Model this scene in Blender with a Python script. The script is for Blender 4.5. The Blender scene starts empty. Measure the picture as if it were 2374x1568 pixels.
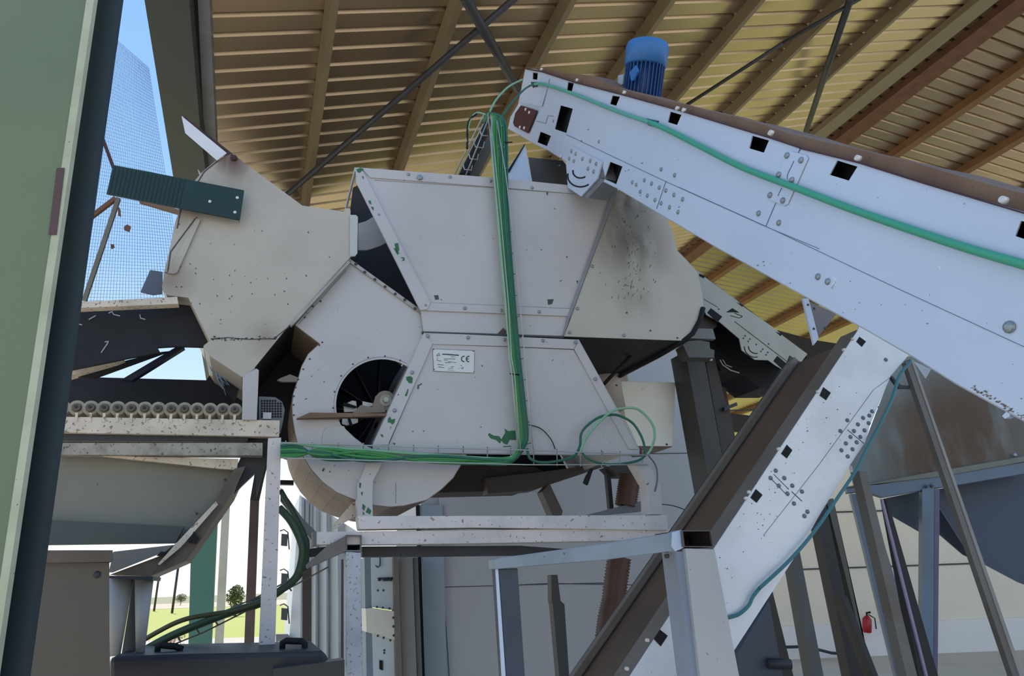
import bpy, bmesh, math, random
from mathutils import Vector, Matrix
from mathutils.geometry import tessellate_polygon
random.seed(7)
V = Vector
SC = bpy.context.scene
COL = SC.collection
# ------------------------------------------------------------------ camera
F = 1650.0
PITCH, ROLL = math.radians(19), math.radians(-2)
CAM = V((0, 0, 1.6))
R3 = (Matrix.Rotation(math.pi/2+PITCH, 3, 'X') @ Matrix.Rotation(ROLL, 3, 'Z'))
cd = bpy.data.cameras.new('camera'); cam = bpy.data.objects.new('camera', cd); COL.objects.link(cam)
cd.sensor_width = 36; cd.lens = F/2374*36; cd.clip_end = 2000; cd.clip_start = 0.05
cam.matrix_world = Matrix.Translation(CAM) @ R3.to_4x4()
SC.camera = cam
# ------------------------------------------------------------------ light
SC.view_settings.view_transform = 'Standard'; SC.view_settings.look = 'None'
SC.view_settings.gamma = 1; SC.view_settings.exposure = 0.0
w = bpy.data.worlds.new('sky'); SC.world = w; w.use_nodes = True
nt = w.node_tree; nt.nodes.clear()
tc = nt.nodes.new('ShaderNodeTexCoord'); sp = nt.nodes.new('ShaderNodeSeparateXYZ')
rp = nt.nodes.new('ShaderNodeValToRGB'); bg = nt.nodes.new('ShaderNodeBackground'); wo = nt.nodes.new('ShaderNodeOutputWorld')
nt.links.new(tc.outputs['Generated'], sp.inputs[0]); nt.links.new(sp.outputs['Z'], rp.inputs[0])
nt.links.new(rp.outputs[0], bg.inputs[0]); nt.links.new(bg.outputs[0], wo.inputs[0])
el = rp.color_ramp.elements
el[0].position = 0.0; el[0].color = (1.0, 0.97, 0.9, 1)
el[1].position = 0.9; el[1].color = (0.2, 0.40, 0.85, 1)
for p, c in ((0.10, (0.97, 0.98, 1.0)), (0.22, (0.62, 0.80, 0.95)), (0.40, (0.34, 0.58, 0.93)), (0.7, (0.25, 0.48, 0.9))):
    e = el.new(p); e.color = (*c, 1)
bg.inputs[1].default_value = 1.18
sd = bpy.data.lights.new('sun', 'SUN'); sd.energy = 4.5; sd.angle = math.radians(0.6); sd.color = (1.0, 0.93, 0.82)
so = bpy.data.objects.new('sun', sd); COL.objects.link(so); so.location = (-20, 30, 40)
so.rotation_euler = V((-0.35, 0.62, 0.95)).to_track_quat('Z', 'Y').to_euler()
# ------------------------------------------------------------------ projection helpers: photo pixel -> point on a plane in the place
CR = {'0': (0, 0, 1), 'A': (0, 0, 2.9588), 'B': (0, 500, 2.9588), 'C': (0, 1000, 2.76), 'D': (700, 300, 2.9588), 'E': (600, 750, 2.9588),
      'F': (600, 1050, 2.9675), 'G': (1100, 50, 2.9588), 'H': (1574, 250, 2.9588), 'I': (1300, 550, 3.1357), 'J': (1674, 700, 3.1357),
      'K': (1200, 1000, 2.76), 'L': (1674, 1000, 2.76), 'N': (760, 850, 7.84), 'T': (1040, 170, 6.03), 'Q': (1580, 600, 5.226),
      'S': (840, 1280, 5.16), 'U': (1874, 1050, 4.748), 'W': (640, 1090, 3.28), 'X': (1850, 0, 3.485), 'Z': (990, 800, 18.26)}
def px(s):
    k = '0'
    if s[0].isalpha(): k, s = s[0], s[1:]
    x0, y0, c = CR[k]; out = []
    for t in s.split():
        if t[0].isalpha(): x0, y0, c = CR[t[0]]; t = t[1:]
        a, b = t.split(','); out.append((x0+float(a)/c, y0+float(b)/c))
    return out
def ray(x, y): return R3 @ V(((x-1187)/F, -(y-784)/F, -1))
class PL:
    def __init__(s, c, n, vec=None): s.c, s.n = V(c), V(n).normalized(); s.vec = V(vec).normalized() if vec else -s.n
    def P(s, x, y, off=0):
        d = ray(x, y); c = s.c - s.n*off
        return CAM + d*((c-CAM).dot(s.n)/d.dot(s.n))
hx = ray(588, 1371); D1 = V((hx.x, hx.y, 0)).normalized(); WR = V((D1.y, -D1.x, 0)); UP = V((0, 0, 1))
def vpl(x, Y, yaw, vec=D1):
    r = ray(x, 1350); a = math.radians(yaw)
    return PL(CAM + r*(Y/r.y), (math.sin(a), -math.cos(a), 0), vec)
M = vpl(1187, 4.0, 14)
def ptY(x, y, Y): r = ray(x, y); return CAM + r*(Y/r.y)
_a, _b = ptY(1450, 340, 3.4), ptY(2374, 730, 1.7)
_u = V((_b.x-_a.x, _b.y-_a.y, 0)).normalized(); E_ = PL(_a, (_u.y, -_u.x, 0)) if V((_u.y, -_u.x, 0)).dot(CAM-_a) > 0 else PL(_a, (-_u.y, _u.x, 0))
# ------------------------------------------------------------------ materials
def srgb(c): return tuple(((x/255)/12.92 if x/255 <= .04045 else ((x/255+.055)/1.055)**2.4) for x in c)
MATS = {}
def mat(name, col, rough=.5, metal=0.0, dirt=.35, dcol=(70, 60, 48), scale=3.0, spots=.0, scol=(60, 50, 42), bump=0.0, stains=(), stcol=(78, 62, 40), streak=False, spscale=60):
    if name in MATS: return MATS[name]
    m = bpy.data.materials.new(name); m.use_nodes = True; t = m.node_tree; N = t.nodes.new; L = t.links.new
    b = t.nodes['Principled BSDF']; b.inputs['Roughness'].default_value = rough; b.inputs['Metallic'].default_value = metal
    geo = N('ShaderNodeNewGeometry'); vec = geo.outputs['Position']
    c0 = (*srgb(col), 1)
    cur = None
    def mix(fac, ca, cb):
        x = N('ShaderNodeMixRGB'); L(fac, x.inputs[0])
        if hasattr(ca, 'is_linked'): L(ca, x.inputs[1])
        else: x.inputs[1].default_value = ca
        x.inputs[2].default_value = cb; return x.outputs[0]
    def noise(sc, det=5, stretch=None):
        n = N('ShaderNodeTexNoise'); n.inputs['Scale'].default_value = sc; n.inputs['Detail'].default_value = det
        if stretch:
            mp = N('ShaderNodeMapping'); mp.inputs['Scale'].default_value = stretch; L(vec, mp.inputs[0]); L(mp.outputs[0], n.inputs['Vector'])
        else: L(vec, n.inputs['Vector'])
        return n.outputs['Fac']
    def ramp(f, a, c, hi=1.0):
        r = N('ShaderNodeMapRange'); r.inputs[1].default_value = a; r.inputs[2].default_value = c; r.inputs[4].default_value = hi; L(f, r.inputs[0]); return r.outputs[0]
    cur = c0
    if dirt > 0:
        f = ramp(noise(scale, 6, (1, 1, .25) if streak else None), .42, .78, dirt); cur = mix(f, cur, (*srgb(dcol), 1))
    if spots > 0:
        f = ramp(noise(spscale, 3), .735-.09*spots, .765-.09*spots, .8); cur = mix(f, cur, (*srgb(scol), 1))
    for (p, r, a) in stains:
        d = N('ShaderNodeVectorMath'); d.operation = 'DISTANCE'; L(vec, d.inputs[0]); d.inputs[1].default_value = p
        s = ramp(d.outputs['Value'], r, r*.1); n = ramp(noise(9, 5, (1, 1, .3)), .2, .52)
        mu = N('ShaderNodeMath'); mu.operation = 'MULTIPLY'; L(s, mu.inputs[0]); L(n, mu.inputs[1])
        m2 = N('ShaderNodeMath'); m2.operation = 'MULTIPLY'; L(mu.outputs[0], m2.inputs[0]); m2.inputs[1].default_value = a
        cur = mix(m2.outputs[0], cur, (*srgb(stcol), 1))
    if hasattr(cur, 'is_linked'): L(cur, b.inputs['Base Color'])
    else: b.inputs['Base Color'].default_value = cur
    if bump > 0:
        bp = N('ShaderNodeBump'); bp.inputs['Strength'].default_value = bump; bp.inputs['Distance'].default_value = .004
        L(noise(25, 4), bp.inputs['Height']); L(bp.outputs[0], b.inputs['Normal'])
    MATS[name] = m; return m
# ------------------------------------------------------------------ mesh builder
class MB:
    def __init__(s): s.v, s.f, s.m, s.sm, s.islands = [], [], [], [], 0
    def _add(s, vs, fs, mi=0, smooth=False):
        o = len(s.v); s.v += [V(x) for x in vs]
        for f in fs: s.f.append([o+i for i in f]); s.m.append(mi); s.sm.append(smooth)
    def prism(s, loop, vec, holes=(), mi=0):
        vec = V(vec); n = len(loop); allp = list(loop)
        for h in holes: allp += list(h)
        k = len(allp); fs = []
        if holes:
            for t in tessellate_polygon([list(loop)]+[list(h) for h in holes]): fs.append(list(t)); fs.append([k+i for i in t][::-1])
        else:
            fs.append(list(range(n))); fs.append([k+i for i in range(n)][::-1])
        o = 0
        for lp in [loop]+list(holes):
            q = len(lp)
            for i in range(q): j = (i+1) % q; fs.append([o+i, k+o+i, k+o+j, o+j])
            o += q
        s._add(allp+[p+vec for p in allp], fs, mi); return s
    def box(s, a, b, mi=0):
        a, b = V(a), V(b)
        lp = [V((a.x, a.y, a.z)), V((b.x, a.y, a.z)), V((b.x, b.y, a.z)), V((a.x, b.y, a.z))]
        return s.prism(lp, (0, 0, b.z-a.z), mi=mi)
    def beam(s, a, b, side, hgt, wd, ht, mi=0):
        a, b = V(a), V(b); sd = V(side).normalized()*wd/2; h = V(hgt).normalized()*ht/2
        return s.prism([a-sd-h, a+sd-h, a+sd+h, a-sd+h], b-a, mi=mi)
    def tube(s, pts, r, n=8, mi=0, rads=None):
        pts = [V(p) for p in pts]; vs = []; fs = []; prev = None
        for i, p in enumerate(pts):
            t = (pts[min(i+1, len(pts)-1)]-pts[max(i-1, 0)]).normalized()
            if prev is None:
                a = V((0, 0, 1)) if abs(t.z) < .9 else V((1, 0, 0)); nx = t.cross(a).normalized()
            else: nx = (prev-t*prev.dot(t)).normalized()
            prev = nx; ny = t.cross(nx); rr = rads[i] if rads else r
            for k in range(n): an = 2*math.pi*k/n; vs.append(p+nx*math.cos(an)*rr+ny*math.sin(an)*rr)
        for i in range(len(pts)-1):
            for k in range(n): k2 = (k+1) % n; fs.append([i*n+k, i*n+k2, (i+1)*n+k2, (i+1)*n+k])
        s._add(vs, fs, mi, True)
        s._add(vs[:n], [list(range(n))], mi); s._add(vs[-n:], [list(range(n))[::-1]], mi)
        return s
    def cyl(s, a, b, r0, r1=None, n=20, mi=0): return s.tube([a, b], r0, n, mi, [r0, r0 if r1 is None else r1])
    def build(s, name, mats, parent=None, bevel=0.0, label=None, cat=None, group=None, kind=None):
        if not isinstance(mats, (list, tuple)): mats = [mats]
        if parent is None:
            xs = [p.x for p in s.v]; ys = [p.y for p in s.v]; zs = [p.z for p in s.v]
            org = V(((min(xs)+max(xs))/2, (min(ys)+max(ys))/2, min(zs)))
        else: org = ORG[parent.name]
        me = bpy.data.meshes.new(name); me.from_pydata([p-org for p in s.v], [], s.f)
        for m in mats: me.materials.append(m)
        for p, mi, sm in zip(me.polygons, s.m, s.sm): p.material_index = mi; p.use_smooth = sm
        bm = bmesh.new(); bm.from_mesh(me); bmesh.ops.remove_doubles(bm, verts=bm.verts, dist=1e-5) if any(s.sm) else None
        bmesh.ops.recalc_face_normals(bm, faces=bm.faces); bm.to_mesh(me); bm.free()
        o = bpy.data.objects.new(name, me); COL.objects.link(o)
        if parent is None: o.location = org
        else: o.parent = parent
        ORG[o.name] = org
        if bevel > 0:
            b = o.modifiers.new('bevel', 'BEVEL'); b.width = bevel; b.segments = 2; b.limit_method = 'ANGLE'; b.angle_limit = .6
        if label: o['label'] = label
        if cat: o['category'] = cat
        if group: o['group'] = group
        if kind: o['kind'] = kind
        return o
ORG = {}
def thing(name, label, cat, loc, group=None):
    o = bpy.data.objects.new(name, None); COL.objects.link(o); o.location = loc; o.empty_display_size = .1
    o['label'] = label; o['category'] = cat; ORG[o.name] = V(loc)
    if group: o['group'] = group
    return o
def PP(pl, s, off=0): return [pl.P(x, y, off) for x, y in px(s)]
def slab(pl, s, th, off=0, holes=(), vec=None):
    return MB().prism(PP(pl, s, off), (V(vec) if vec else pl.vec)*th, [PP(pl, h, off) for h in holes])
def barpx(s, w0, w1=None):
    (x0, y0), (x1, y1) = px(s); w1 = w1 or w0
    L = math.hypot(x1-x0, y1-y0); nx, ny = -(y1-y0)/L, (x1-x0)/L
    return '%f,%f %f,%f %f,%f %f,%f' % (x0+nx*w0/2, y0+ny*w0/2, x1+nx*w1/2, y1+ny*w1/2, x1-nx*w1/2, y1-ny*w1/2, x0-nx*w0/2, y0-ny*w0/2)
def decal(mb, pl, s, mi, off=0, t=.0015):   # thin inlaid seam, chip or mark standing proud of its own panel
    return mb.prism([p+pl.n*t for p in PP(pl, s, off)], -pl.n*(t*.9), mi=mi)
def line(mb, pl, s, w, mi, off=0, t=.0015):
    pts = px(s)
    for a, b in zip(pts, pts[1:]): decal(mb, pl, barpx('%f,%f %f,%f' % (*a, *b), w), mi, off, t)
_bolt = None
def bolt(pl, x, y, parent, r=.009, off=0, m=None, name='bolt'):
    global _bolt
    key = m.name if m else 'zinc'
    if _bolt is None: _bolt = {}
    if key not in _bolt:
        mb = MB(); n = 10; rings = [(1, 0), (1, .25), (.78, .55), (.4, .75)]; vs = []; fs = []
        for rr, h in rings:
            for k in range(n): a = 2*math.pi*k/n; vs.append(V((rr*math.cos(a), rr*math.sin(a), h)))
        for i in range(3):
            for k in range(n): fs.append([i*n+k, i*n+(k+1) % n, (i+1)*n+(k+1) % n, (i+1)*n+k])
        fs.append([3*n+k for k in range(n)]); fs.append(list(range(n))[::-1])
        me = bpy.data.meshes.new('bolt'); me.from_pydata(vs, [], fs); me.materials.append(m or ZINC); _bolt[key] = me
    o = bpy.data.objects.new(name, _bolt[key]); COL.objects.link(o); o.parent = parent
    p = pl.P(x, y, off); o.location = p-ORG[parent.name]; o.scale = (r, r, r)
    o.rotation_mode = 'QUATERNION'; o.rotation_quaternion = pl.n.to_track_quat('Z', 'Y'); return o
def bolts(pl, s, parent, r=.009, off=0, m=None):
    for x, y in px(s): bolt(pl, x, y, parent, r, off, m)
def footy(pl, x0, y0, x1, y1, off=0):   # extend the edge line down to the floor
    y = y1
    while y < 6000:
        x = x0+(x1-x0)*(y-y0)/(y1-y0)
        if pl.P(x, y, off).z <= 0: return x, y
        y += 4
    return x, y
def post(pl, lt, rt, lb, rb, th, off=0):
    (a, b) = px(lt)[0]; (c, d) = px(rt)[0]; (e, f) = px(lb)[0]; (g, h) = px(rb)[0]
    l = footy(pl, a, b, e, f, off); r = footy(pl, c, d, g, h, off)
    lp = [pl.P(a, b, off), pl.P(c, d, off), pl.P(*r, off), pl.P(*l, off)]
    for p in lp[2:]: p.z = 0
    return MB().prism(lp, pl.vec*th)

ZINC = mat('zinc_bolt', (150, 155, 158), .35, .6, .2)
PALE = mat('pale_machine_paint', (194, 188, 184), .42, 0, .35, (160, 155, 145), 2.2, .15, (80, 82, 78), .08, spscale=38)
PALE_STAIN = mat('pale_hood_paint', (188, 182, 168), .45, 0, .35, (150, 142, 125), 3, .1, (95, 90, 80), .08,
                 stains=[(tuple(M.P(1462, 560)), .34, .9), (tuple(M.P(1455, 470)), .25, .8), (tuple(M.P(1480, 690)), .2, .35)], stcol=(92, 82, 66))
WARM = mat('warm_white_paint', (192, 181, 164), .45, 0, .5, (165, 155, 138), 3, .12, (95, 85, 72), .1,
           stains=[(tuple(M.P(537, 372)), .12, 1.0), (tuple(M.P(545, 395)), .2, .45), (tuple(M.P(395, 650)), .16, .5), (tuple(M.P(425, 500)), .12, .5), (tuple(M.P(620, 785)), .14, .35)], stcol=(98, 62, 46))
BLUEW = mat('elevator_white_paint', (200, 210, 226), .4, .1, .22, (165, 176, 196), 1.5, .04, (90, 100, 120), .05, spscale=45)
GALV = mat('galvanised_speckled', (192, 192, 194), .5, .15, .55, (140, 136, 130), 9, 1.3, (110, 108, 104), .1, spscale=70)
BEAMW = mat('chalky_white_beam', (226, 214, 206), .5, 0, .45, (150, 145, 142), 5, .9, (105, 92, 84), .15, spscale=55)
SPECK = mat('peeling_beam', (222, 206, 184), .6, 0, .5, (140, 125, 108), 6, 1.4, (112, 92, 76), .25, spscale=60)
STEEL = mat('grey_steel', (116, 120, 124), .45, .3, .5, (80, 74, 68), 4, .2, bump=.1)
DSTEEL = mat('dark_steel', (56, 58, 62), .5, .2, .4, (40, 36, 34), 4)
SLATE = mat('slate_paint', (86, 98, 112), .5, 0, .35, (56, 62, 72), 2)
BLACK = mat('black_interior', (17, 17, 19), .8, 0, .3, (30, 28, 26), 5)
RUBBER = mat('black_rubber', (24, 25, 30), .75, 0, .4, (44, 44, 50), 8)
RUST = mat('rust_brown', (112, 76, 52), .7, 0, .6, (66, 46, 36), 6, .3)
DRUST = mat('dark_red_rust', (74, 44, 44), .7, 0, .5, (44, 30, 30), 8)
TANB = mat('dusty_brown_cover', (128, 100, 78), .75, 0, .6, (92, 66, 50), 6, .2, bump=.2)
TROUGH = mat('brown_trough', (96, 74, 54), .65, 0, .7, (62, 48, 38), 3, streak=True)
GREY2 = mat('trough_flange', (122, 112, 100), .5, .2, .5, (84, 72, 60), 5, .3)
DGREEN = mat('dark_green_paint', (38, 48, 36), .5, 0, .45, (36, 42, 34), 1.6)
LGREEN = mat('column_green_paint', (114, 126, 94), .6, 0, .5, (96, 112, 92), 1.5, bump=.05)
LITGREEN = mat('column_edge_lit', (188, 190, 160), .6, 0, .4, (130, 125, 95), 8, .3)  # column green again, with the light on the flange edge put into the colour
SHADEGREEN = mat('column_web_shaded', (44, 56, 60), .6, 0, .3, (32, 38, 42), 2)  # column green again, the shadow on its inner faces painted in as a darker tone
BOARD = mat('dark_green_board', (20, 50, 44), .5, 0, .3, (14, 32, 32), 12)
CHIP = mat('green_primer', (48, 104, 66), .6, 0, .3, (38, 70, 50), 20)
SEAM = mat('dark_seam', (72, 72, 74), .7, 0, 0)
LSEAM = mat('soft_seam', (140, 140, 144), .6, 0, 0)
BSEAM = mat('blue_seam', (96, 112, 140), .6, 0, 0)
GC1 = mat('green_cable', (66, 140, 72), .45, 0, .25, (40, 100, 60), 9)
GC2 = mat('teal_cable', (40, 100, 76), .45, 0, .25, (24, 92, 80), 9)
GC3 = mat('pale_green_cable', (136, 182, 142), .5, 0, .25, (80, 150, 110), 9)
WIRE = mat('zinc_wire', (176, 178, 168), .4, .4, .2)
HOSE = mat('brown_hose', (88, 60, 44), .5, 0, .4, (60, 40, 32), 8)
BLUEM = mat('blue_motor_paint', (44, 112, 178), .45, 0, .4, (60, 84, 118), 6, .1)
BLUEF = mat('blue_motor_fins', (26, 70, 128), .5, 0, .4, (24, 44, 84), 6)
ROOF = mat('roof_sheet', (184, 164, 136), .3, .88, .35, (146, 128, 102), 1.0)
PURL = mat('purlin_steel', (126, 112, 84), .55, 0, .4, (96, 82, 58), 2)
PURLB = mat('purlin_rust', (128, 92, 58), .6, 0, .5, (92, 60, 40), 2)
PLATE = mat('nameplate_metal', (216, 214, 208), .4, .1, .2, (190, 180, 172), 20)
INK = mat('plate_ink', (70, 70, 74), .6, 0, 0)
WALLG = mat('cabin_panel', (186, 184, 182), .5, 0, .25, (148, 148, 146), 1.2)
WALLB = mat('beige_wall_panel', (238, 226, 204), .7, 0, .2, (176, 166, 148), 1)
WALLW = mat('white_wall_base', (236, 230, 224), .7, 0, .2, (190, 186, 180), 1)
OLIVE = mat('hopper_olive_grey', (126, 124, 112), .55, 0, .5, (92, 86, 72), 1.6, .1, bump=.05)
LIT = mat('ivory_box_panel', (250, 244, 226), .45, 0, .3, (214, 202, 176), 4, .06)
RED = mat('extinguisher_red', (170, 28, 34), .35, 0, .1)
CONC = mat('concrete', (204, 192, 172), .85, 0, .4, (178, 164, 142), .7, bump=.1)
print('PROJ ok')

# ================================================================== SETTING
def struct(mb, name, m, **k): return mb.build(name, m, kind='structure', **k)
struct(MB().box((-40, -60, -.3), (40, 29, 0)), 'floor', CONC)
pe = CAM + ray(490, 0)*((6.5-1.6)/ray(490, 0).z)
def sl(a): a = math.radians(a); return WR*math.cos(a)+UP*math.sin(a)
DL, DR = sl(17.5), sl(-5)
NL, NR = -D1.cross(DL).normalized(), -D1.cross(DR).normalized()
if NL.z > 0: NL = -NL
if NR.z > 0: NR = -NR
VRIDGE = 11.55
rp0 = pe + DL*VRIDGE
RL = PL(pe, NL, UP); RR = PL(rp0, NR, UP)
def roof(o, d, v0, v1, u0, u1):
    mb = MB(); per = .255; n = int((u1-u0)/per); up = -NL if d is DL else -NR
    prof = [(0, 0), (.160, 0), (.163, .055), (.192, .055), (.226, 0)]
    pts = []
    for i in range(n):
        for a, h in prof: pts.append((u0+i*per+a, h))
    for k in range(len(pts)-1):
        (a, h), (b, g) = pts[k], pts[k+1]
        q = [o+D1*a+d*v0+up*h, o+D1*a+d*v1+up*h, o+D1*b+d*v1+up*g, o+D1*b+d*v0+up*g]
        mb._add(q+[p+UP*.004 for p in q], [[0, 1, 2, 3], [7, 6, 5, 4]])
    return mb
U0 = .21-.255*6+.035
r1 = struct(roof(pe, DL, -.05, VRIDGE, U0, 4.6), 'ceiling', ROOF)
rb_ = roof(pe, DL, 7.6, VRIDGE, U0+.255*23, 14)
struct(rb_, 'ceiling_rear', ROOF)
r2 = struct(roof(rp0, DR, 0, 14, U0, 32), 'ceiling_far', ROOF)
def purlin(o, d, v, u0, u1, m, wd=.075, ht=.16, grp='roof purlins', lab='long straight steel purlin under the corrugated roof'):
    up = NL if d is DL else NR
    a = o+D1*u0+d*v+up*(ht/2+.002); b = o+D1*u1+d*v+up*(ht/2+.002)
    mb = MB().beam(a, b, d, up, wd, ht)
    return mb.build('roof_purlin', m, label=lab, cat='roof beam', group=grp)
HP = PL(pe+NL*.1, NL)
_lab = ['leftmost purlin, crossing the roof just right of the eave gutter', 'second purlin from the left, running down behind the white hopper', 'third purlin from the left, passing behind the cable tray top',
        'fourth purlin, running down to the top end of the near elevator', 'fifth purlin, passing just left of the blue motor', 'sixth purlin, the first one right of the blue motor', 'last purlin before the grey beam at the ridge']
for (x, y), lb in zip(((772, 0), (1062, 0), (1321, 0), (1516, 50), (1715, 50), (1888, 67), (2112, 0)), _lab):
    p = HP.P(x, y)-pe; purlin(pe, DL, p.dot(DL), -1.4, 4.55, PURL, lab='olive steel '+lb, grp=None)
purlin(pe, DL, VRIDGE-.42, -1.4, 4.55, PURL, .5, .10, None, 'wide olive grey beam just left of the roof ridge')
purlin(rp0, DR, .3, -1.4, 30, RUST, .34, .14, None, 'rust brown beam just right of the roof ridge')
HR = PL(rp0+NR*.1, NR)
for (x, y), lb in (((2374, 155), 'first brown purlin right of the ridge, above the near elevator'), ((2374, 315), 'second brown purlin right of the ridge, in the top right corner'), ((2374, 455), 'third brown purlin right of the ridge, seen small under the near elevator')):
    p = HR.P(x, y)-rp0; purlin(rp0, DR, p.dot(DR), -1.4, 30, PURLB, .16, .16, None, lb)
for v, lb in ((7.3, 'highest'), (9.2, 'middle'), (11.1, 'lowest')): purlin(rp0, DR, v, 8, 30, PURLB, .16, .16, None, lb+' of the three brown far roof purlins seen in the gap beside the dark column')
HB = PL(pe+NL*.34, NL)
for i, (s, r, lb) in enumerate((('1195,-5 655,460', .035, 'dark diagonal brace rod falling left under the roof, behind the hopper'), ('1075,-10 1200,205', .055, 'dark diagonal brace bar ending behind the top of the near elevator'),
                 ('1972,-5 1866,312', .05, 'dark brace bar beside the ridge, above the near elevator'), ('1815,100 1588,246', .025, 'thin dark brace rod just right of the blue motor'), ('1996,-4 1815,100', .025, 'thin dark brace rod in the upper right roof'))):
    MB().tube(PP(HB, s), r, 8).build('brace_rod', DSTEEL, label=lb, cat='brace')
# eave
ZE = PL((0, 0, 6.33), (0, 0, -1), UP)
slab(ZE, '457,-30 484,-30 503,380 512,470 500,470 476,380', .16).build('eave_gutter', STEEL, label='grey steel gutter along the left eave of the roof', cat='gutter')
slab(ZE, '437,-30 456,-30 476,380 500,470 496,480 465,300', .2, .0).build('eave_fascia', BLACK, label='black strip between the green eave beam and the grey gutter', cat='fascia')
ZG = PL((0, 0, 6.1), (0, 0, -1), UP)
slab(ZG, '330,-30 436,-30 464,300 540,900 481,900', .5).build('eave_beam', DGREEN, label='long dark green eave beam running away beside the blue sky', cat='beam')
# dark cladding that hangs below the roof behind the machine
GW = PL(pe+D1*3.9, -D1, D1)
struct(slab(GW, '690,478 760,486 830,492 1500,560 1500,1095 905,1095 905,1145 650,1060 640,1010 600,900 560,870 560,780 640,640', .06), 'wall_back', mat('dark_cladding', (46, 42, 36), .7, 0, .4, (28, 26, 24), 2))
FW = vpl(1850, 15, 0)
struct(slab(FW, '1795,764 1885,788 1960,800 1960,1010 1700,1000 1690,958 1830,975 1830,880', .1), 'wall_far', mat('dark_gable', (44, 42, 36), .7, 0, .3, (30, 28, 24), 1))
# outdoor field seen at the lower left
def strip(x0, y0, x1, y1, z0, z1): return MB().box((x0, y0, z0), (x1, y1, z1))
strip(-120, 29, 60, 95, -.25, -.03).build('green_field', mat('field_green', (176, 178, 84), .9, 0, .5, (190, 180, 110), .15), label='bright green crop field beyond the open side of the shed', cat='field', kind='stuff')
strip(-160, 95, 80, 150, -.25, .0).build('dirt_strip', mat('dirt_tan', (214, 190, 160), .9, 0, .4, (190, 160, 130), .1), label='pale tan strip of bare ground beyond the green field', cat='ground', kind='stuff')
strip(-500, 150, 200, 700, -.3, .02).build('far_plain', mat('plain_brown', (150, 150, 110), .9, 0, .5, (180, 150, 120), .02), label='flat brown green plain on the horizon', cat='ground', kind='stuff')
def tree(x, y, D, h, r, lab):
    g = ptY(x, y, D); g.z = 0
    t = thing('tree', lab, 'tree', g)
    MB().tube([g, g+V((.1, 0, h*.35)), g+V((0, 0, h*.6))], .1, 8, 0, [h*.03, h*.025, h*.012]).build('trunk', mat('bark', (110, 96, 70), .9), t)
    mb = MB(); rd = random.Random(3)
    for i in range(900):
        a, b, c = [rd.gauss(0, 1) for _ in range(3)]; q = V((a, b, c)).normalized()*rd.random()**.4; q = V((q.x*r, q.y*r, q.z*h*.36+h*.62))
        s = h*.035; u1 = V([rd.uniform(-1, 1) for _ in range(3)])*s; u2 = V([rd.uniform(-1, 1) for _ in range(3)])*s
        p = g+q; mb._add([p-u1, p+u2, p+u1, p-u2], [[0, 1, 2, 3]])
    mb.build('foliage', mat('leaves', (84, 96, 54), .8, 0, .4, (120, 120, 66), 1), t)
tree(546, 1384, 55, 2.2, .62, 'small round leafed tree standing alone at the field edge')
tree(421, 1376, 120, 1.8, .9, 'tiny dark bush on the horizon between the poles and the green column')
for x, D, lb in ((403, 70, 'right hand dark utility pole on the horizon'), (361, 82, 'left hand thin utility pole on the horizon')):
    g = ptY(x, 1385, D); g.z = 0; MB().tube([g, g+V((.1, 0, 4.6))], .11, 6).build('utility_pole', DSTEEL, label=lb, cat='pole')
# ================================================================== COLUMNS ON THE LEFT
CN = vpl(120, 1.55, 0)
t = thing('green_column', 'big green steel column close to the camera at the left edge', 'column', CN.P(60, 2000))
ORG[t.name].z = 0; t.location.z = 0
Y0 = -400
def cedge(top, bot): # edge given by two photo points, continued to the floor
    (a, b), (c, d) = top, bot; return (a+(c-a)*(Y0-b)/(d-b), Y0), footy(CN, a, b, c, d)
def cpost(e0, e1, th, off):
    (a, b), (c, d) = cedge(*e0), cedge(*e1)
    lp = [CN.P(*a, off), CN.P(*c, off), CN.P(*d, off), CN.P(*b, off)]
    for p in lp[2:]: p.z = 0
    return MB().prism(lp, V((-.0, 1, 0))*th)
cpost(((-260, 0), (-420, 1568)), ((200, 0), (-8, 1400)), .02, 0).build('flange', LGREEN, t)
mb = cpost(((200, 0), (-8, 1400)), ((218, 0), (12, 1400)), .016, -.006)
decal(mb, CN, '150,390 131,545 113,545 132,390', 1, -.007)
mb.build('flange_edge', [LITGREEN, mat('edge_rust', (92, 70, 66), .7, 0, .4)], t)
cpost(((206, 0), (4, 1400)), ((276, 0), (79, 1400)), .02, .05).build('rear_flange', SHADEGREEN, t)
cpost(((60, 0), (-120, 1400)), ((150, 0), (-50, 1400)), .028, .021).build('web', SHADEGREEN, t)
# far posts outside
CF = vpl(470, 9.0, 0)
post(CF, '445,1180', '507,1130', '436,1520', '488,1520', .25).build('green_post', mat('far_green', (70, 116, 98), .6, 0, .3, (50, 90, 76), 1), label='round green post at the open side of the shed, in front of the field', cat='post')
post(CF, '516,1155', '534,1140', '496,1520', '516,1520', .1, -.3).build('pale_post', mat('pale_post', (196, 196, 170), .6, 0, .3), label='slim pale yellow post just right of the green post', cat='post')
BP = vpl(600, 4.6, 0)
mb = slab(BP, '612,1020 634,1020 612,1110 601,1160 580,1158 590,1100', .08); mb.build('bent_post', DSTEEL, label='dark bent steel bar beside the white post under the roller conveyor', cat='post')
mb = post(BP, '580,1159', '601,1161', '565,1520', '588,1520', .08); mb.build('rusty_post', mat('upright_dusk', (104, 88, 82), .6, .1, .5, (66, 50, 44), 6), label='slim rust brown upright behind the white post under the roller conveyor', cat='post')
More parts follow.
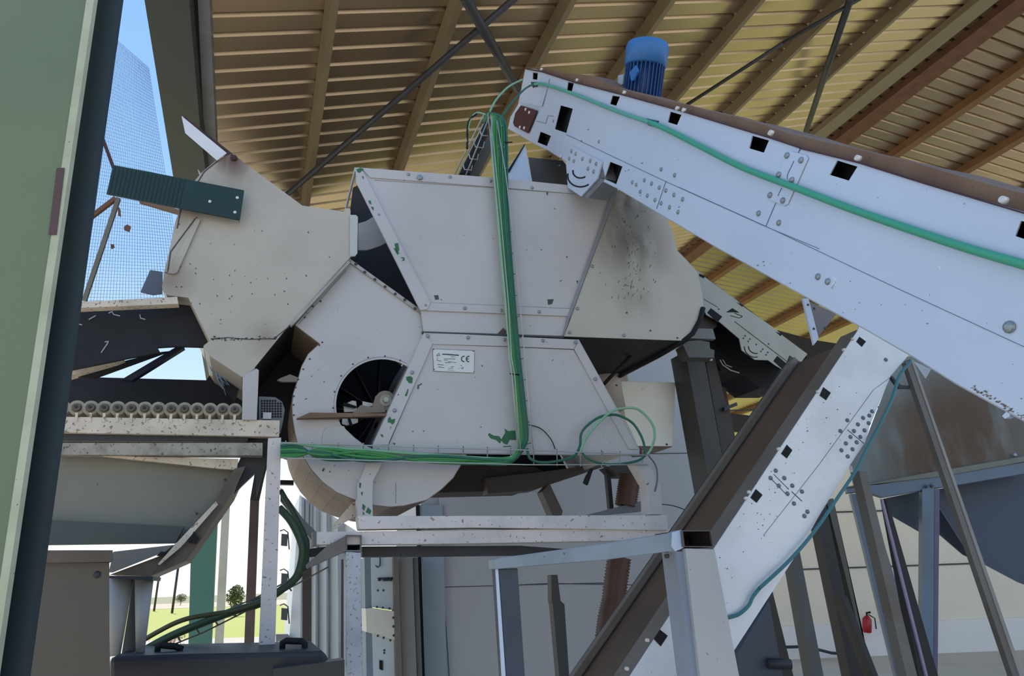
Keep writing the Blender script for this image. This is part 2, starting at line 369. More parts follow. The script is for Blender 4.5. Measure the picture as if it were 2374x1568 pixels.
# insect net
NT = vpl(300, 4.3, 14)
mb = MB(); L0, L1, Rt, Rb = (272, 92), (165, 705), (345, 158), (430, 705)
lerp = lambda a, b, t: (a[0]+(b[0]-a[0])*t, a[1]+(b[1]-a[1])*t)
for i in range(78):
    k = i/77; a, b = lerp(L0, L1, k), lerp(Rt, Rb, k); mb.tube([NT.P(*a), NT.P(*b)], .0011, 3)
for i in range(37):
    k = i/36; a, b = lerp(L0, Rt, k), lerp(L1, Rb, k); mb.tube([NT.P(*a), NT.P(*b)], .0011, 3)
mb.build('wire_netting', mat('net_wire', (70, 96, 140), .6, 0, 0), label='fine wire netting stretched across the opening beside the green column', cat='netting', kind='stuff')
for s, w0, m, lb in (('A695,925 778,1150', 8, DRUST, 'short dark brace above the dark green board'), ('A600,1500 790,1355', 9, RUST, 'short brown brace below the left end of the dark green board'),
                 ('A810,1355 575,2060', 10, GREY2, 'long thin grey brown rod hanging from the dark green board'), ('A960,1372 1240,1455', 9, TANB, 'thin beige rod under the dark green board')):
    slab(NT, barpx(s, w0), .03, -.03).build('net_frame_bar', m, label=lb, cat='bar')
for s, lb in (('295,520 304,526 300,538 288,534 287,526', 'larger dead leaf caught in the netting'), ('256,567 264,566 266,574 258,578', 'smaller dead leaf caught in the netting'), ('272,472 279,486 281,503 274,500', 'upper dead leaf caught beside the thin rod')):
    slab(NT, s, .004, -.04).build('dead_leaf', RUST, label=lb, cat='leaf')
# ================================================================== LEFT HOOD (intake)
PH = M
t = thing('intake_hood', 'cream white sheet metal intake hood with rusty peak, left of the fan', 'machine', M.P(560, 880))
out = '537,358 549,366 700,478 798,492 803,484 811,486 811,604 680,752 672,752 590,853 562,873 487,824 473,803 488,791 438,689 388,683 377,666 383,628 395,578 408,515 436,440 470,400 503,372'
mb = slab(M, out, .006)
for s, w0, mi in (('A1500,1100 1400,1180 1340,1280 1240,1440 1215,1568', 3, 1), ('B1340,20 1170,250 1150,390', 3, 1), ('B1350,10 1215,390', 2.5, 1), ('B1130,390 1190,405 1240,350', 2, 1), ('B1445,848 1560,838 1700,850 1880,845 1985,760', 2.2, 1)): line(mb, M, s, w0, mi)
rd = random.Random(5)
for i in range(46):
    x = rd.uniform(492, 640); y = 786-(x-492)*.01+rd.gauss(0, 2.5); r = rd.uniform(1, 3.6)
    decal(mb, M, '%f,%f %f,%f %f,%f' % (x-r, y, x+r, y-r*.4, x+r*.3, y+r*.7), 2)
for i in range(40):
    x = rd.uniform(400, 780); y = rd.uniform(420, 760); r = rd.uniform(.8, 2)
    if (x-400)*.55+420 < y+60 and x+y < 1380: decal(mb, M, '%f,%f %f,%f %f,%f' % (x-r, y, x+r*.5, y-r, x+r*.6, y+r*1.4), 2)
mb.build('front_plate', [WARM, SEAM, mat('bare_chip', (70, 62, 54), .8, 0, 0)], t)
def skirt(pl, s, depth, th=.004):
    P = PP(pl, s); mb = MB(); v = pl.vec*depth
    for a, b in zip(P, P[1:]):
        n = (b-a).cross(v).normalized()*th
        mb._add([a, b, b+v, a+v, a+n, b+n, b+v+n, a+v+n], [[0, 1, 2, 3], [4, 7, 6, 5], [0, 4, 5, 1], [3, 2, 6, 7], [0, 3, 7, 4], [1, 5, 6, 2]])
    return mb
skirt(M, '590,853 562,873 487,824 473,803 488,791 438,689 388,683 377,666 383,628 395,578 408,515 436,440 470,400 503,372 537,358 549,366 700,478 798,492 803,484 811,486 811,604', .9).build('side_wall', WARM, t)
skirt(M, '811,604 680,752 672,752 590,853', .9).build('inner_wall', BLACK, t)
slab(M, out, .006, 0).build('rear_plate', WARM, t).location = D1*.9
slab(M, 'B1345,20 1375,28 1215,390 1190,400 1148,392', .012, -.014).build('edge_strip', WARM, t)
slab(M, 'D330,587 372,588 384,602 380,850 366,868 330,870', .012, -.014).build('joint_plate', PALE, t)
slab(M, barpx('810,606 674,754', 6), .03, -.03).build('joint_flange', mat('flange_warm', (176, 172, 164), .5, .1, .5, (90, 80, 70), 8, .3), t)
line(mbf := MB(), M, '813,598 680,745', 2, 0, -.012); mbf.build('joint_gasket', DSTEEL, t)
mbp = slab(M, 'A1245,795 1555,1050 1490,1100 1270,910', .006, -.02); mbp.build('deflector_flap', mat('flap_white', (226, 226, 226), .45, 0, .3, (180, 176, 170), 5), t)
slab(M, 'A1255,790 1590,1050 1605,1072 1560,1062 1270,825', .05, .0).build('flap_edge', DRUST, t)
slab(M, 'A1355,1160 1400,1215 1380,1235', .01, .02).build('clip_plate', WARM, t)
for x, y in px('A1605,1085'): bolt(M, x, y, t, .02, -.002, DRUST)
bolts(M, 'B1230,60 1300,160 1210,490 1245,490 1575,570 1975,608 1950,520', t, .004, 0, SEAM)
# board across it
t = thing('green_board', 'dark green ribbed board bolted across the left hood at an angle', 'board', M.P(520, 510, -.06))
mb = slab(M, 'A775,1130 1675,1305 1645,1510 730,1330', .012, -.06)
mb.build('panel', BOARD, t, bevel=.002)
for k in range(18):
    x0 = 790+k*28; mb = slab(M, barpx('A%f,%f %f,%f' % (x0, 1140+(x0-775)*.194, x0-40, 1325+(x0-775)*.194), 1.4), .003, -.063)
    mb.build('rib', BOARD, t)
bolts(M, 'A1628,1357 1440,1383 1612,1457', t, .009, -.06, mat('white_bolt', (225, 225, 220), .4, 0, 0))
slab(M, 'B1030,372 1115,385 1113,535 1050,545 965,525 968,510', .01, .1).build('guard_plate', mat('grey_plate', (92, 100, 112), .5, .1, .2), label='small blue grey plate sticking out left of the hood', cat='plate', bevel=.002)
slab(M, 'B470,596 1180,560 1215,556 1222,605 520,635 470,637', .06, -.02).build('lower_rail', SPECK, label='dirty cream rail at the bottom of the netting, left of the hood', cat='rail')
mb = slab(M, 'B440,632 1225,607 1222,562 1298,562 1440,858 1400,902 1215,897 1080,905 1100,940 900,975 455,1065', .02, .12)
for s in ('B505,725 525,742 565,752', 'B610,715 658,688', 'B745,672 770,660 780,680 825,690', 'B960,680 965,705 998,715', 'B480,895 505,940', 'B745,862 738,880 695,942', 'B720,868 745,866', 'B838,640 842,650'): line(mb, M, s, 2.2, 1, .12, .004)
mb.build('black_curtain', [RUBBER, mat('feather', (170, 170, 176), .8, 0, 0)], label='black mesh curtain with stray feathers left under the hood', cat='curtain')
slab(M, 'B450,1060 850,985 790,1010 470,1100', .08, .2).build('wooden_lath', SPECK, label='weathered grey lath under the black curtain', cat='lath')
slab(M, 'B460,1100 800,1010 1110,935 1160,930 640,1118', .02, .26).build('torn_flap', RUBBER, label='torn black sheet hanging in the gap above the rollers', cat='sheet')
slab(M, 'B835,1124 1215,897 1265,905 905,1130', .05, .3).build('diagonal_bar', mat('blueblack', (30, 36, 62), .6, 0, .2), label='dark blue diagonal bar crossing the bright gap above the rollers', cat='bar')
for s in ('A1290,1230 1310,1260', ): pass
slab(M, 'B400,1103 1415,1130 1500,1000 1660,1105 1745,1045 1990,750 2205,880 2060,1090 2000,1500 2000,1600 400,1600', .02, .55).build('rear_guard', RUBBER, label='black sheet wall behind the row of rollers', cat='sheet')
slab(M, 'B1380,780 1440,862 1500,1010 1660,1110 1610,1290 1560,1215 1415,1000', .01, .3).build('brush_curtain', RUBBER, label='black strip curtain hanging below the intake hood', cat='curtain')
mb = MB()
for k in range(13):
    x = 1385+k*5; y0 = 790+k*14; mb.tube([M.P(*px('B%d,%d' % (x, y0))[0], .27), M.P(*px('B%d,%d' % (x+20+k*3, y0+120+rd.uniform(-20, 60)))[0], .27), M.P(*px('B%d,%d' % (x+45+k*7, y0+250+rd.uniform(-60, 60)))[0], .27)], .0022, 4)
mb.build('frayed_strands', mat('strand', (150, 175, 200), .5, 0, 0), label='pale frayed plastic strands below the hood spout', cat='strands', kind='stuff')
# ================================================================== ROLLER CONVEYOR
t = thing('roller_conveyor', 'cream roller conveyor with a row of short rollers, left of the fan', 'conveyor', M.P(640, 1050))
mb = slab(M, 'B375,1378 440,1380 1920,1405 1915,1518 380,1488', .06)
mb.build('side_rail', SPECK, t, bevel=.003)
slab(M, 'B380,1490 1700,1505 1700,1545 380,1540', .05, .03).build('inner_rail', DSTEEL, t)
mb = slab(M, 'C345,75 1680,75 1680,155 345,150', .08, .02); mb.build('lower_rail', mat('mottled_rail', (168, 160, 146), .6, .1, .8, (84, 74, 64), 14, 1.2, (60, 52, 44), .3), t)
RX = [143, 178, 210, 242, 272.5, 305, 335.5, 366.5, 397, 427.5, 457, 487, 516.5, 544.5]
for i, x in enumerate(RX):
    y = 945+(x-143)*.013; c = M.P(x, y, .02); r = .035*(1.08-.0002*(x-143))
    ro = MB().cyl(c, c+D1*.8, r, n=24).build('roller', mat('roller_dusty', (172, 162, 140), .6, 0, .55, (112, 98, 78), 14, .2), t)
    MB().cyl(c-D1*.018, c+D1*.001, r*.52, r*.62, n=16).build('roller_hub', mat('hub_grey', (104, 94, 80), .5, .1, .4), ro)
    MB().cyl(c-D1*.03, c-D1*.017, r*.2, n=8).build('axle', DSTEEL, ro)
    slab(M, '%f,%f %f,%f %f,%f %f,%f' % (x-3.4, y+12, x+2.6, y+12, x+1, y+32, x-5, y+32), .008, -.006).build('bracket', SPECK, t)
slab(M, 'B1665,1105 1700,1080 1758,1048 1776,1060 1762,1402 1660,1402', .05, -.02).build('corner_post', PALE, t, bevel=.003)
# wire guard right of it
t = thing('perforated_guard', 'rounded grey perforated guard between the rollers and the fan', 'guard', M.P(630, 980, .1))
mb = slab(M, 'B1776,1240 1890,1245 1935,1275 1955,1330 1945,1400 1925,1490 1776,1490', .03, .1); mb.build('shell', mat('guard_grey', (118, 120, 120), .5, .1, .4), t, bevel=.003)
mb = MB()
for i in range(8):
    for j in range(7):
        x, y = 1790+i*18.5, 1266+j*18; decal(mb, M, 'B%f,%f %f,%f %f,%f %f,%f' % (x, y, x+12, y, x+12, y+12, x, y+12), 0, .1, .003) if not (x > 1895 and y < 1280) else None
mb.build('perforation', BLACK, t)
slab(M, 'B1805,1350 1862,1352 1860,1395 1803,1395', .01, .08).build('latch', PLATE, t)
# legs + frames under the conveyor
MN = PL(M.c-M.vec*.0, M.n, D1)
mb = post(M, 'C1715,45', 'C1800,40', 'C1648,1568', 'C1755,1568', .09, -.03)
mb.build('white_post', BEAMW, label='chalky white square post holding the roller conveyor', cat='post', bevel=.004)
slab(M, 'C1590,60 1720,40 1700,200 1640,420 1640,260 1545,350 1500,400 1400,470', .05, .10).build('dark_gusset', DSTEEL, label='dark steel gusset behind the white post', cat='gusset')
t = thing('collecting_funnel', 'olive grey sheet metal funnel hanging under the roller conveyor', 'funnel', M.P(300, 1260, .1))
slab(M, 'C300,150 660,160 1520,235 1500,300 1130,715 240,680 240,570', .008, .12).build('front_sheet', OLIVE, t)
slab(M, 'C640,158 1525,178 1515,248 1400,240', .03, .06).build('top_lip', SPECK, t)
slab(M, 'C240,565 1180,610 1120,718 240,730', .03, .06).build('bottom_band', mat('band_green', (62, 74, 72), .5, 0, .4), t)
bolts(M, 'C1440,312 1258,527', t, .006, .11, SEAM)
t = thing('discharge_chute', 'worn steel chute sloping down to the left below the roller conveyor', 'chute', M.P(360, 1330))
slab(M, 'C1500,240 1570,225 1490,400 1240,760 1190,830 960,930 700,920 1020,800 1130,715 1380,440', .3, .03).build('trough', mat('chute_worn', (104, 92, 80), .5, .3, .7, (48, 44, 42), 7, .2), t)
slab(M, 'C1380,450 1395,470 1160,740 1020,858 1010,850 1130,715', .01, -.0).build('edge_strip', SPECK, t)
slab(M, 'C725,772 1110,728 1060,770 720,905 695,905', .01, .0).build('end_plate', mat('end_plate', (112, 112, 108), .5, .1, .3), t)
slab(M, 'C1240,640 1275,690 1255,720 1205,712', .01, -.0).build('rubber_patch', BLACK, t)
slab(M, 'C1000,800 1030,770 1065,775 1050,800', .01, -.006).build('rubber_patch', BLACK, t)
NB = vpl(150, 2.6, 10, V((-.62, 1, 0)))
t = thing('feed_bin', 'brown steel bin with a flat rim at the bottom left', 'bin', NB.P(150, 1568)); 
slab(NB, 'C140,842 700,842 700,1300 710,1700 100,1700', .5, 0).build('body', mat('bin_brown', (92, 84, 74), .5, .1, .5, (66, 60, 52), 2.5), t)
slab(NB, 'C160,762 722,762 725,830 700,838 150,845', .55, -.02).build('rim', mat('rim_brown', (108, 92, 80), .5, .1, .6, (66, 56, 50), 6), t, bevel=.002)
bolts(NB, 'C622,918', t, .012, 0, DSTEEL)
CB = vpl(300, 3.4, 0)
def cone(s, lab, m):
    (x0, y0), (x1, _), (x2, y2), (x3, _) = px(s); c0 = CB.P((x0+x1)/2, y0); c1 = CB.P((x2+x3)/2, y2)
    MB().cyl(c0, c1, (CB.P(x1, y0)-CB.P(x0, y0)).length/2, (CB.P(x3, y2)-CB.P(x2, y2)).length/2, 24).build('filter_cone', m, label=lab, cat='cone')
CW = mat('cone_grey', (176, 178, 176), .6, 0, .4, (130, 130, 128), 3, streak=True)
cone('C690,935 850,935 690,1440 765,1440', 'wide grey tapered sleeve just right of the brown bin', CW)
cone('C868,945 978,945 872,1440 920,1440', 'narrow grey tapered sleeve, right one of the pair beside the bin', CW)
slab(CB, 'C690,925 980,930 975,955 690,940', .3, -.12).build('sleeve_bar', DSTEEL, label='dark bar from which the two grey sleeves hang', cat='bar')
slab(CB, 'C855,950 868,950 872,1445 775,1445', .02, .1).build('dark_wedge', DSTEEL, label='dark triangular plate between the two grey sleeves', cat='plate')
# dark machine cover at the bottom
DB = vpl(500, 3.2, 0)
t = thing('dark_cover', 'low black machine cover with a rounded edge at the bottom, under the chute', 'machine cover', DB.P(520, 1700))
slab(DB, 'C700,1445 1180,1428 1640,1420 2060,1408 2090,1425 2105,1470 2108,1700 700,1700', .7).build('body', mat('cover_black', (40, 42, 46), .5, 0, .3, (58, 58, 60), 3), t, bevel=.02)
slab(DB, 'F100,1490 590,1425 590,1560 100,1560', .1, -.1).build('front_lid', mat('lid_dark', (48, 50, 54), .4, 0, .3), t)
for s in ('C1005,1430 1010,1385 1035,1370 1120,1378 1165,1395', ):
    MB().tube(PP(DB, s, .2), .014, 8).build('handle', BLACK, t)
MB().tube(PP(DB, 'C1805,1415 1808,1352 1830,1342 1930,1345 1950,1360 1950,1415', .2), .014, 8).build('handle', BLACK, t)
# rubble heap
mb = MB(); g = ptY(392, 1510, 19.5); g.z = 0
for i in range(420):
    a = rd.gauss(0, .5); b = rd.gauss(0, .4); z = max(0, .7-abs(a)*.7)*rd.random(); p = V((g.x+a, 19.5+b, z)); s = rd.uniform(.03, .09)
    q = [V([rd.uniform(-1, 1) for _ in range(3)])*s for _ in range(3)]
    mb._add([p, p+q[0], p+q[1], p+q[2]], [[0, 1, 2], [0, 1, 3], [1, 2, 3], [0, 2, 3]])
mb.build('rubble_heap', mat('rubble', (206, 178, 158), .9, 0, .6, (150, 96, 70), 6), label='heap of pale rubble and scraps outside, behind the grey sleeves', cat='rubble', kind='stuff')
#PART3
# ================================================================== FAN
t = thing('centrifugal_fan', 'large snail shaped pale sheet metal fan housing with a round black inlet', 'fan', M.P(870, 1170))
fo = '811,610 820,614 970,716 1060,800 1130,900 1110,1000 1068,1078 1050,1108 1022,1135 989,1159 938,1172 904,1175 867,1171 816,1156 782,1142 749,1118 722,1088 701,1054 690,1026 684,1000 679,966 678,939 681,912 690,885 700,850 715,822 742,797 684,753'
hole = []
cx, cy, r = 886, 940, 107
for k in range(0, 46):
    a = math.radians(150-k*8)   # clockwise in the picture from lower left over the top to the bottom
    if -213 < 150-k*8: hole.append((cx+r*math.cos(a)*(1), cy-r*math.sin(a)))
hole = [(x, y) for x, y in hole if not (x < 870 and y > 960)]
hs = '780,962 790,985 800,994 822,1015 846,1033'
hole = '%s %s' % (' '.join('%f,%f' % p for p in [(cx+r*math.cos(math.radians(a)), cy-r*math.sin(math.radians(a))) for a in range(-95, 196, 6)][::1]), hs)
mb = slab(M, fo, .006, .035, [hole])
def arc(cx, cy, r, a0, a1, n): return ' '.join('%f,%f' % (cx+r*math.cos(math.radians(a0+(a1-a0)*i/n)), cy-r*math.sin(math.radians(a0+(a1-a0)*i/n))) for i in range(n+1))
line(mb, M, arc(cx, cy, r+5, 60, 190, 16), 1.2, 1, .035)
line(mb, M, '803,627 692,752', 1.5, 1, .035); line(mb, M, 'E260,655 560,660', 2, 1, .035)
line(mb, M, 'E940,1095 940,1235', 1.6, 1, .035)
for i in range(30):
    x = rd.uniform(700, 960); y = rd.uniform(680, 1160); q = rd.uniform(.8, 2.2)
    if (x-cx)**2+(y-cy)**2 > 120**2 and (x-cx)**2+(y-cy)**2 < 200**2: decal(mb, M, '%f,%f %f,%f %f,%f' % (x-q, y, x+q, y-q, x+q*.2, y+q), 2, .035)
mb.build('front_plate', [PALE, LSEAM, mat('bare_chip', (70, 62, 54))], t)
FANRIM = mat('fan_rim', (128, 112, 94), .5, .1, .75, (104, 78, 58), 2.2, .1, bump=.15, stains=[(tuple(M.P(800, 1180, .5)), .75, 1.0), (tuple(M.P(760, 1130, .4)), .3, .7), (tuple(M.P(930, 1200, .6)), .5, 1.0)], stcol=(92, 62, 44))
sk = PP(M, fo+' 811,610', .035)
mb = MB(); vv = M.vec*.95
for a, b in zip(sk[3:-1], sk[4:]):
    n = (b-a).cross(vv).normalized()*.004
    mb._add([a, b, b+vv, a+vv, a+n, b+n, b+vv+n, a+vv+n], [[0, 1, 2, 3], [4, 7, 6, 5], [0, 4, 5, 1], [3, 2, 6, 7]])
mb.build('scroll_wall', FANRIM, t)
slab(M, fo, .006, .035).build('rear_plate', BLACK, t).location = M.vec*.95
slab(M, 'D325,885 820,1240 812,1262 318,905', .03, .02).build('upper_flange', mat('flange_warm', (176, 172, 164)), t)
bolts(M, 'D370,925 430,980 500,1030 570,1080 640,1130 705,1170 775,1230', t, .009, .018, SEAM)
bolts(M, 'D20,1290 75,1215 128,1180', t, .006, .034, SEAM)
bolts(M, 'E435,130 415,150 350,245 305,315 270,385 252,440 240,500 238,560 240,630 240,745 565,360 520,470 510,580 645,280 750,235 865,225 970,255 445,1000 440,1010', t, .005, .034, SEAM)
slab(M, 'E125,390 150,375 215,350 270,372 258,400 160,400', .02, .03).build('bracket', GREY2, t)
# impeller seen through the inlet
c = M.P(893, 930, .12)
ip = MB().cyl(c-D1*.02, c+D1*.3, .034, n=20).build('hub_shaft', mat('hub_warm', (156, 148, 134), .45, .3, .4, (96, 76, 58), 12), t)
MB().cyl(c-D1*.01, c+D1*.06, .058, n=24).build('bearing_ring', mat('bearing', (132, 122, 108), .5, .3, .5, (90, 64, 46), 10), ip)
MB().cyl(c-D1*.035, c-D1*.02, .016, n=6).build('shaft_nut', mat('nut', (170, 165, 150), .4, .4, .2), ip)
mb = MB()
for k in range(12):
    a = k*math.pi/6+.5; e = (WR*math.cos(a)+UP*math.sin(a)); mb.beam(c+D1*.32+e*.06, c+D1*.32+e*.42, D1, e.cross(D1), .1, .006)
mb.build('impeller_blade', mat('blade', (34, 34, 36), .6, .2, .3), t, kind='stuff')
slab(M, 'E260,652 350,612 878,618 872,634 700,640', .04, -.02).build('bearing_bar', TANB, t)
slab(M, 'E640,618 700,560 780,575 800,500 830,480 870,610', .02, .1).build('bearing_foot', mat('foot_tan', (136, 122, 106), .6, .1, .5), t)
slab(M, 'E580,560 640,530 668,535 672,605 585,608', .02, .2).build('inner_plate', PLATE, t)
slab(M, 'E712,535 790,550 782,568 712,572', .02, .2).build('inner_plate', PLATE, t)
slab(M, 'E572,655 680,655 680,680 650,690 600,700 570,690', .02, .2).build('inner_plate', PLATE, t)
slab(M, 'E585,540 670,568 668,578 575,560', .02, .17).build('link_arm', BLACK, t); slab(M, 'E612,650 628,650 645,700 632,706', .02, .17).build('link_arm', BLACK, t)
slab(M, 'E430,830 445,745 470,712 510,700 585,706 600,740 700,832', .004, .026).build('cover_patch', mat('patch_pale', (190, 186, 180), .4, .1, .2), t)
# ================================================================== HOPPER MACHINE
t = thing('feed_hopper', 'pale grey hopper machine: funnel top, waist band and flared lower body with a nameplate', 'machine', M.P(1180, 1045))
up = 'D370,262 1310,330 1830,383 2165,418 1840,1282 815,1240'
mb = slab(M, up, .008)
line(mb, M, 'D500,350 1290,400 1820,440 2130,455', 1.2, 1); line(mb, M, 'D880,1190 1840,1230', 1.2, 1)
for s in ('D905,1140 935,1138 940,1168 915,1170', 'D1683,1168 1728,1166 1715,1200 1688,1204', 'D1675,435 1690,432 1683,458', 'D1812,870 1825,874 1816,884', 'D1770,1038 1785,1036 1772,1046', 'D1882,1040 1895,1038 1890,1062', 'D1730,540 1740,545 1732,550', 'D1635,824 1652,826 1640,831', 'D950,1166 965,1172 952,1172'): decal(mb, M, s, 3)
mb.build('upper_panel', [PALE, LSEAM, CHIP, mat('dark_chip', (62, 78, 66))], t)
EDGE = PALE
mb = slab(M, 'D370,262 398,262 425,300 880,1190 860,1235 815,1240 800,1215 372,355', .014, -.014)
for s in ('D372,275 400,265 425,272 395,300 380,292', 'D410,325 422,322 424,345', 'D455,490 470,488 478,515 462,510', 'D472,530 492,535 490,560 480,545', 'D635,785 660,780 668,830 650,850 640,815', 'D628,815 645,820 668,850 655,862', 'D676,880 700,878 706,900 685,905 695,890'): decal(mb, M, s, 1, -.014)
mb.build('edge_flange', [EDGE, CHIP], t)
slab(M, 'D860,1235 875,1190 1840,1232 1842,1282 815,1241', .006, -.007).build('seam_flange', PALE, t)
slab(M, 'D405,263 1310,331 1830,384 2160,416 2150,446 1820,436 1290,392 470,330', .008, -.008).build('top_flange', PALE, t)
mb = slab(M, 'D815,1240 1842,1282 1797,1425 835,1390', .008, .003)
mb.build('waist_band', PALE, t)
slab(M, 'D825,1386 1800,1418 1797,1430 835,1396', .03, -.008).build('waist_lip', SEAM, t)
slab(M, 'D1790,1420 1845,1275 2172,400 2140,400 1825,1275', .02, -.012).build('right_fold', mat('fold_grey', (150, 152, 156), .4, .2, .3), t)
# hopper sides going back
for s in ('D2165,418 1840,1282',):
    a, b = PP(M, s); n = (b-a).cross(D1).normalized()*.005
    MB().prism([a, b, b+D1*1.05, a+D1*1.05], n).build('side_wall', PALE, t)
slab(M, 'D1345,1400 1380,1362 1400,1380 1400,1412 1350,1412', .002, -.002).build('grease_smudge', mat('smudge', (96, 82, 72), .8, 0, .5, (60, 50, 44), 20), t)
slab(M, up, .008, 0).build('rear_panel', PALE, t).location = D1*1.05
slab(M, 'D360,262 375,262 372,290 362,290', 1.05, -.0).build('rim_bar', PALE, t)
lo = 'E1135,62 1190,66 2190,112 2590,860 2610,868 780,836 785,820'
mb = slab(M, lo, .008, .0)
for s in ('E1580,752 1610,770 1650,775 1665,800 1655,825 1625,800 1590,790 1572,765', 'E1660,800 1690,750 1685,722 1710,740 1760,735 1765,800 1720,800 1705,832 1680,825', 'E1775,700 1812,705 1808,740 1790,745',
          'E1088,425 1120,410 1118,420 1100,428 1098,452 1086,450', 'E1525,285 1538,292 1530,300', 'E1050,738 1062,740 1056,748', 'E1125,735 1138,738 1130,744', 'E1675,843 1730,840 1732,846 1680,849', 'E915,820 940,822 930,835', 'E1515,708 1530,710 1525,716'): decal(mb, M, s, 2)
mb.build('lower_panel', [PALE, SEAM, CHIP], t)
line(m3 := MB(), M, 'E1190,142 1185,142 890,830', 2.2, 0); line(m3, M, 'E1188,142 1710,160 2160,180 2560,860', 1.4, 0); m3.build('panel_seam', SEAM, t)
mb = slab(M, 'E1135,62 1190,142 885,835 782,835', .006, -.012)
for s in ('E1010,368 1040,362 1056,375 1052,412 1030,410 1012,388', 'E1022,450 1028,455 1015,500 1000,498', 'E885,655 900,640 910,660 935,655 932,680 915,695 900,680 885,682', 'E835,760 852,765 856,780 840,778', 'E905,705 910,712 900,728', 'E955,485 962,488 956,495 950,492'): decal(mb, M, s, 1, -.012)
mb.build('left_flange', [EDGE, CHIP], t)
slab(M, 'E1135,62 2192,113 2160,176 1710,157 1190,142', .006, -.006).build('top_flange', PALE, t)
slab(M, 'E2192,113 2605,865 2540,862 2165,178', .006, -.008).build('right_flange', PALE, t)
slab(M, 'E782,835 2612,868 2610,905 790,885', .03, -.004).build('bottom_flange', PALE, t)
for s in ('E1135,62 780,836', 'E2190,112 2610,868'):
    a, b = PP(M, s); n = (b-a).cross(D1).normalized()*.005
    MB().prism([a, b, b+D1*1.0, a+D1*1.0], n).build('side_wall', PALE, t)
slab(M, lo, .008, 0).build('rear_panel', BLACK, t).location = D1*1.0
bolts(M, 'D730,310 1015,328 1293,355 1578,402 528,590 848,1210 1118,1228 1368,1243 1628,1253 860,1420 1140,1430 1390,1443 1655,1450 1880,1462', t, .011, -.008)
bolts(M, 'D808,332', t, .02, -.008); bolts(M, 'E1158,88 1052,338 932,598 2310,382 820,872 2175,130', t, .012, -.012)
MB().tube([M.P(812, 905, -.02)]*1+[M.P(812, 906, -.02)], .001, 4) if False else None
# nameplate
PN = PL(M.P(1050, 838, -.001), M.n, D1)
np_ = slab(M, 'E1193,172 1478,190 1482,343 1203,328', .003, -.004); 
line(np_, M, 'Z240,170 2010,240 1990,1190 270,1110 240,170', .7, 1, -.004, .001)
for s, wd in (('Z640,400 880,400', 2.6), ('Z880,410 1100,420', 2.9), ('Z1100,425 1350,440', 2.6), ('Z400,460 500,350', 1.2), ('Z500,350 550,450', 1.0), ('Z400,465 550,450', 1.2), ('Z1010,500 1180,515', .8), ('Z720,590 1200,600', 1.0), ('Z720,650 880,655', .8), ('Z400,560 480,560', .9), ('Z410,620 480,660', 1.2), ('Z480,670 600,690', 1.2), ('Z880,710 1250,750', .9), ('Z440,830 700,850', 1.2), ('Z480,930 730,970', 1.2), ('Z750,740 990,760', 1), ('Z1010,930 1130,930', 1.2), ('Z900,985 1100,1000', .7), ('Z1430,870 1470,880', 1.4), ('Z1440,980 1540,1010', 1.4), ('Z1500,930 1530,960', 1.2), ('Z1320,1000 1370,1000', 1), ('Z880,1060 1150,1080', .6)): line(np_, M, s, wd, 1, -.004, .001)
np_.build('nameplate', [PLATE, INK], t)
def glyph(pts, wd):
    mb = MB(); line(mb, M, pts, wd, 0, -.004, .0014); return mb
ce = MB()
def zarc(cx, cy, r, a0, a1): return 'Z'+' '.join('%f,%f' % (cx+r*math.cos(math.radians(a)), cy-r*math.sin(math.radians(a))) for a in range(a0, a1, 15))
line(ce, M, zarc(1570, 595, 115, 80, 290), 2.4, 0, -.004, .0014); line(ce, M, zarc(1775, 600, 115, 80, 290), 2.4, 0, -.004, .0014); line(ce, M, 'Z1660,598 1760,600', 2.2, 0, -.004, .0014)
ce.build('ce_mark', INK, t)
bolts(M, 'Z275,190 1955,270 300,1040 1985,1140', t, .0035, -.004, SEAM)
# hood at the right
t = thing('side_hood', 'rounded cream grey hood with brown streaks, right of the hopper under the near elevator', 'machine', M.P(1450, 780))
ho = '1432,441 1452,436 1500,455 1545,505 1560,540 1571,582 1590,601 1616,630 1627,675 1631,708 1622,742 1603,768 1581,790 1308,780'
mb = slab(M, ho, .006, -.006)
for i in range(70):
    x = rd.gauss(1465, 26); y = rd.uniform(470, 690); q = rd.uniform(2, 7)
    decal(mb, M, barpx('%f,%f %f,%f' % (x, y, x-rd.uniform(0, 4), y+q), rd.uniform(.5, 1.5)), 1, -.006)
mb.build('front_plate', [PALE_STAIN, mat('streak_brown', (96, 82, 66), .8, 0, 0)], t)
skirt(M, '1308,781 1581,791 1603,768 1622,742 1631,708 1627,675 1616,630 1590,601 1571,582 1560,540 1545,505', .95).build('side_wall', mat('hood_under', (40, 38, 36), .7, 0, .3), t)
bolts(M, 'I230,212 122,520 65,695 460,715', t, .011, -.008); bolts(M, 'I848,733 652,680 480,550', t, .006, -.008, SEAM)
MB().tube([M.P(*px('I1035,515')[0], -.012), M.P(*px('I1010,610')[0], -.014), M.P(*px('I960,700')[0], -.014), M.P(*px('I880,765')[0], .0), M.P(*px('I700,870')[0], .28), M.P(*px('I430,1010')[0], .75)], .016, 8).build('rubber_seal', BLACK, label='black rubber edge seal curling under the side hood', cat='seal')
MB().tube([M.P(*px('I520,850')[0], .35), M.P(*px('I315,1068')[0], .3)], .012, 8).build('lever_rod', BLACK, label='thin black lever rod under the side hood', cat='rod')
# waste pipe behind
a = M.P(*px('I290,800')[0], .9); b = M.P(*px('I390,1290')[0], .9)
MB().cyl(a, b, .15, n=28).build('vertical_duct', mat('duct_tan', (196, 182, 168), .5, .1, .5, (132, 112, 98), 3, streak=True), label='tan round duct behind the right edge of the hopper body', cat='duct')
